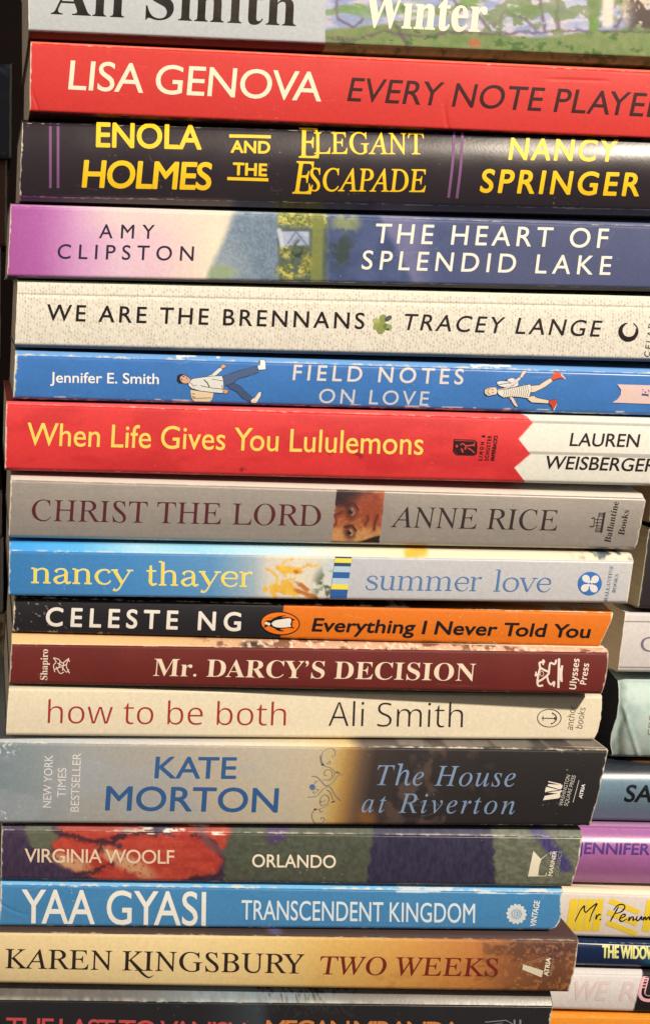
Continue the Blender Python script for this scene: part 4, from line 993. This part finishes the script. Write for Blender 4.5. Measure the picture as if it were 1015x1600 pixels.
for pts, wd in (([(195, 150), (210, 175), (160, 185), (165, 240), (150, 300), (135, 400), (150, 445), (200, 440)], 3.2), ([(165, 240), (210, 265), (265, 300), (200, 365), (140, 400)], 3.2), ([(265, 300), (280, 190), (330, 200), (350, 150)], 3), ([(245, 340), (260, 400), (290, 430), (325, 400), (320, 455)], 3), ([(105, 325), (140, 320)], 4), ([(118, 285), (124, 325)], 2.4), ([(205, 150), (200, 210)], 2.4), ([(380, 135), (372, 470)], 3.6), ([(415, 215), (405, 300), (408, 400)], 3.6), ([(392, 240), (388, 380)], 2)):
    a.stroke(smooth_pts(q(pts), 6), wd, WH)
a.ellipse(845.5, 1052.5, 3.4, 5, (120, 50, 48)); a.ring(845.5, 1052.5, 2.8, 4, .8, WH)
a.done('publisher_logo')
a = Art(maroon)
T(maroon, '', 'Ulysses', (898.5, 1077.5), (904.5, 1029.5), 10.5, (238, 216, 196), 'plain_bold', 0, join=a); T(maroon, '', 'Press', (914.5, 1070), (919.5, 1037), 10, (238, 216, 196), 'plain_bold', 0, join=a)
a.done('publisher_lettering')
# plain cream
T(cream, 'title_lettering', 'how to be both', (75, 1130), (446, 1134), 36, (160, 48, 38), 'plain', -.012, lean=1)
T(cream, 'author_lettering', 'Ali Smith', (513, 1134.5), (722, 1137), 38, (44, 36, 34), 'plain', -.014, lean=1)
a = Art(cream); IK = (50, 42, 38); q = lambda pts: [(820 + x * 140 / 1015, 1010 + y * 140 / 1015) for x, y in pts]
a.ring(857.3, 1122, 18.4, 13.8, 1.1, IK); a.stroke(q([(185, 812), (340, 815)]), 1.3, IK); a.stroke(q([(200, 785), (198, 842)]), 1.0, IK)
a.stroke(smooth_pts(q([(305, 752), (340, 780), (352, 815), (335, 850), (292, 880)]), 6), 1.4, IK); a.poly(q([(330, 795), (358, 815), (328, 838)]), IK); a.poly(q([(288, 865), (292, 885), (312, 875)]), IK); a.poly(q([(300, 745), (318, 756), (308, 772)]), IK)
a.done('publisher_logo')
a = Art(cream)
T(cream, '', 'anchor', (894, 1140.5), (899, 1103.5), 10.5, (90, 78, 70), 'plain', -.008, join=a); T(cream, '', 'books', (908.5, 1138.5), (914, 1106), 10, (90, 78, 70), 'plain', -.008, join=a)
a.done('publisher_lettering')
# silver to black
a = Art(silver); PW = (214, 208, 198)
T(silver, '', 'NEW YORK', (80, 1262), (83, 1180), 13, PW, off=.004, join=a); T(silver, '', 'TIMES', (102.5, 1246), (104, 1200), 13, PW, off=.004, join=a); T(silver, '', 'BESTSELLER', (123, 1268.5), (127, 1177), 13, PW, off=.004, join=a)
a.done('cover_lettering')
KB = (50, 88, 134)
T(silver, 'author_lettering', 'KATE', (242, 1215.5), (368, 1216.5), 33, KB, off=.010, lean=2, mat=M_FOIL); T(silver, 'author_lettering', 'MORTON', (165, 1265.5), (433, 1269), 37, KB, off=.010, lean=2, mat=M_FOIL)
T(silver, 'title_lettering', 'The House', (588, 1226.5), (804, 1229), 31, (122, 142, 168), 'italic', 0, wx=.98, lean=1, mat=M_FOIL); T(silver, 'title_lettering', 'at Riverton', (564, 1269), (803, 1272), 30, (122, 142, 168), 'italic', 0, wx=.98, lean=1, mat=M_FOIL)
a = Art(silver); q = lambda pts: [(440 + x * 180 / 1015, 1150 + y * 180 / 1015) for x, y in pts]; CU = (122, 120, 120)
for pts, wd in (([(440, 180), (470, 165), (465, 125), (420, 105), (365, 140), (350, 200), (375, 260), (430, 280), (465, 320), (440, 380), (360, 385)], .9), ([(340, 170), (345, 230), (370, 260)], 1.2), ([(395, 250), (420, 220), (430, 240), (410, 245)], .8), ([(400, 350), (375, 340), (385, 300), (430, 300), (445, 350), (410, 390)], .9), ([(265, 352), (310, 360), (350, 400), (385, 435), (430, 450), (470, 520), (520, 570)], 1.2), ([(540, 335), (490, 350), (450, 410), (385, 440)], .9), ([(230, 540), (310, 525), (360, 470), (400, 450)], 1.0), ([(395, 470), (430, 500), (450, 560)], 1.0), ([(385, 560), (355, 580), (340, 560), (370, 515), (415, 540), (405, 590), (350, 610), (335, 570)], .9), ([(415, 600), (340, 640), (290, 650), (265, 700), (290, 760), (350, 765), (378, 730), (350, 715), (345, 735)], .9), ([(330, 640), (345, 668), (365, 655)], .8), ([(290, 480), (275, 495), (295, 500), (325, 475), (300, 465)], .8), ([(290, 420), (300, 395), (318, 400)], .8)):
    a.stroke(smooth_pts(q(pts), 6), wd, CU)
for x, y, r in ((485, 318, 1.6), (505, 325, 1.4), (460, 575, 1.6), (445, 580, 1.4), (360, 250, 2.2), (295, 645, 2.0)): a.ellipse(440 + x * s_ if False else 440 + x * .1773, 1150 + y * .1773, r, r * .8, (70, 74, 84))
for an in range(0, 360, 45): a.ellipse(488 + 3 * math.cos(math.radians(an)), 1229.5 + 3 * math.sin(math.radians(an)), 2.2, 1.0, (66, 104, 146), math.radians(an))
a.done('scroll_ornament')
a = Art(silver); q = lambda pts: [(800 + x * 160 / 1015, 1180 + y * 160 / 1015) for x, y in pts]; WW = (232, 218, 196)
a.poly(q([(300, 445), (318, 402), (470, 372), (470, 412), (455, 425)]), WW); a.poly(q([(318, 365), (330, 312), (492, 350), (470, 372), (440, 378)]), WW); a.stroke(q([(330, 365), (470, 345)]), 1.4, (40, 36, 36))
a.poly(q([(345, 302), (352, 285), (492, 292), (490, 322), (470, 338)]), WW); a.stroke(q([(352, 260), (478, 288)]), 1.6, WW); a.stroke(q([(335, 385), (440, 376)]), .8, (40, 36, 36))
a.done('publisher_logo')
a = Art(silver); GW = (196, 188, 176)
T(silver, '', 'WASHINGTON', (877.5, 1259.5), (890, 1211.5), 6, GW, join=a); T(silver, '', 'SQUARE PRESS', (885.5, 1259.5), (898.5, 1212), 6, GW, join=a)
a.stroke(q([(597, 466), (656, 248)]), 1.0, GW); T(silver, '', 'ATRIA', (908, 1247.5), (913, 1225.5), 5, (226, 218, 206), off=.04, join=a)
a.done('publisher_lettering')
# painted petals
T(flower, 'author_lettering', 'VIRGINIA WOOLF', (39, 1347), (272, 1349.5), 21, (224, 196, 164), off=.006, wx=1.0)
T(flower, 'title_lettering', 'ORLANDO', (394, 1354.5), (524, 1356), 19.5, (236, 218, 190), off=.01)
a = Art(flower); WM = (222, 212, 184)
a.poly(q([(205, 948), (282, 1030), (262, 1090), (245, 1198), (152, 1198)]), WM); a.stroke(q([(282, 1028), (382, 955), (328, 1196), (152, 1198)]), 1.2, WM); a.stroke(q([(282, 1030), (262, 1090), (248, 1196)]), 1.0, WM)
a.done('publisher_logo')
a = Art(flower)
T(flower, '', 'MARINER', (861.5, 1369), (869, 1330), 6.2, WM, off=.025, join=a); T(flower, '', 'CLASSICS', (871, 1369), (877.5, 1330), 5.6, (150, 146, 126), off=0, join=a)
a.done('publisher_lettering')
# medium blue
T(sky, 'author_lettering', 'YAA GYASI', (34, 1442), (321, 1446), 52, (226, 222, 208), off=.006)
T(sky, 'title_lettering', 'TRANSCENDENT KINGDOM', (377, 1436.5), (741, 1442), 30, (210, 220, 220), off=.004)
a = Art(sky); PT = (206, 208, 200)
for k in range(14):
    an = 2 * math.pi * k / 14; a.ellipse(806 + 11.3 * math.cos(an), 1428 + 11.3 * math.sin(an), 5.2, 3.0, PT, an + .5)
a.ellipse(806, 1428, 9.5, 9.5, (190, 198, 198)); a.ring(806, 1428, 7.4, 6.4, .9, (90, 130, 160)); a.ring(805, 1428, 2.4, 3.6, .8, (90, 130, 160)); a.ring(809, 1427.5, 2, 3, .8, (90, 130, 160))
a.done('publisher_logo')
T(sky, 'publisher_lettering', 'VINTAGE', (835.5, 1448), (842.5, 1408), 8.6, (222, 222, 212), off=.022)
# rusty
T(rust, 'author_lettering', 'KAREN KINGSBURY', (8, 1512.5), (474, 1521), 30, (44, 32, 28), 'serif', .002, lean=1, sizes={6: (1.0, 0)})
a = Art(rust)
a.stroke(smooth_pts([(208, 1505), (222, 1520), (232, 1527), (240, 1524)], 8), [3.6, 3.6, 2.4, .8], (44, 32, 28))
a.done('swash_ornament')
T(rust, 'title_lettering', 'TWO WEEKS', (497, 1522), (776, 1525.5), 28, (110, 34, 26), 'serif', .002, lean=4)
a = Art(rust); q = lambda pts: [(740 + x * 170 / 1015, 1380 + y * 170 / 1015) for x, y in pts]
a.poly(q([(455, 755), (645, 815), (628, 878), (448, 805)]), (208, 196, 168)); a.stroke(q([(470, 752), (655, 688)]), .9, (160, 122, 84)); a.stroke(q([(510, 755), (660, 705)]), .8, (160, 122, 84)); a.stroke(q([(655, 688), (668, 710)]), .8, (160, 122, 84))
a.done('publisher_logo')
a = Art(rust)
T(rust, '', 'ATRIA', (855.5, 1525), (859.5, 1497), 7, (230, 216, 192), off=.03, join=a); T(rust, '', 'PAPERBACK', (861, 1525), (864.5, 1496.5), 3, (170, 140, 110), off=.0, join=a)
a.done('publisher_lettering')
# black, lowest
T(night, 'title_lettering', 'THE LAST TO VANISH', (9, 1621), (382, 1629), 31, (176, 70, 72), off=.006, lean=1, wx=1.0)
T(night, 'author_lettering', 'MEGAN MIRANDA', (415, 1625), (719, 1628), 31, (186, 116, 62), off=.006, lean=1, wx=1.0)
a = Art(night)
a.stroke([(757, 1597), (790, 1594), (800, 1600)], 1.2, (130, 130, 130)); a.stroke([(760, 1602), (785, 1598)], 1.0, (110, 110, 110)); a.stroke([(803, 1593), (803, 1606)], 3, (120, 120, 120)); a.stroke([(812, 1593), (812, 1606)], 3, (120, 120, 120))
a.done('publisher_logo')
# right-hand stack
T(k_white, 'author_lettering', 'O', (1000, 1018), (1032, 1018.5), 23, (124, 112, 128), 'plain', -.006)
T(k_teal, 'publisher_lettering', 'SPR', (1021, 1149), (1024, 1116), 10, (150, 130, 120), 'plain', 0)
T(k_sa, 'author_lettering', 'SA', (974, 1252), (1016, 1253), 25.5, (26, 26, 30), off=.02, lean=5)
T(k_purple, 'author_lettering', 'JENNIFER', (901.5, 1333.5), (1013, 1335.5), 17, (84, 56, 128), off=.022, lean=1.5)
a = Art(k_yellow); YB = (228, 196, 52); q = lambda pts: [(835 + x * 180 / 1015, 1360 + y * 180 / 1015) for x, y in pts]
for x in (0, 75, 150, 228): a.poly(q([(312 + x, 248), (380 + x, 252), (338 + x, 536), (270 + x, 532)]), YB)
for y, s2 in ((0, 0), (100, -20), (190, -25)): a.poly(q([(672 + s2, 245 + y), (930 + s2, 352 + y), (905 + s2, 390 + y), (645 + s2, 288 + y)]), YB)
for x in (0, 78, 156): a.poly(q([(985 + x, 255), (1050 + x, 258), (1005 + x, 540), (940 + x, 536)]), YB)
a.done('bar_ornament')
a = Art(k_yellow); HB = (26, 22, 24)
for pts in ([(352, 448), (400, 350), (435, 312), (432, 345), (448, 368), (490, 330), (545, 292), (505, 370), (478, 452)], [(540, 388), (535, 430), (545, 408), (562, 388), (582, 392)], [(662, 450), (700, 380), (735, 320)], [(690, 350), (730, 306), (775, 300), (790, 325), (760, 362), (705, 380)], [(745, 425), (790, 402), (790, 385), (765, 392), (745, 430), (765, 448), (812, 425)], [(832, 405), (822, 442), (850, 410), (866, 412), (862, 440), (885, 425)], [(900, 400), (892, 432), (910, 440), (938, 405), (934, 438)], [(955, 410), (950, 436), (972, 408), (975, 436), (1000, 408), (1004, 436)], [(1020, 350), (1015, 440), (1045, 420)]):
    a.stroke(smooth_pts(q(pts), 6), [1.4, 2.4, 1.9, 2.4, 1.3], HB)
a.ellipse(937, 1436.5, 1.3, 1.3, HB)
a.done('title_lettering')
T(k_navy, 'title_lettering', 'THE WIDOWS', (940, 1496), (1029, 1498.5), 19, (226, 222, 140), off=.03)
a = Art(k_torn); PK = (216, 176, 170)
T(k_torn, '', 'WE', (889, 1562), (943, 1563), 29, (214, 193, 185), off=.016, lean=8, join=a); T(k_torn, '', 'R', (966, 1563), (990, 1563.5), 29, (214, 193, 185), off=.016, lean=8, join=a)
T(k_torn, '', 'U', (996, 1562), (1028, 1562.5), 34, (232, 176, 178), off=.06, lean=8, join=a); T(k_torn, '', 'U', (998, 1560), (1026, 1560.5), 34, (30, 24, 26), off=.0, lean=8, join=a)
a.done('title_lettering')

bpy.data.objects.remove(_to); bpy.data.curves.remove(_tc); bpy.data.scenes.remove(_ts)
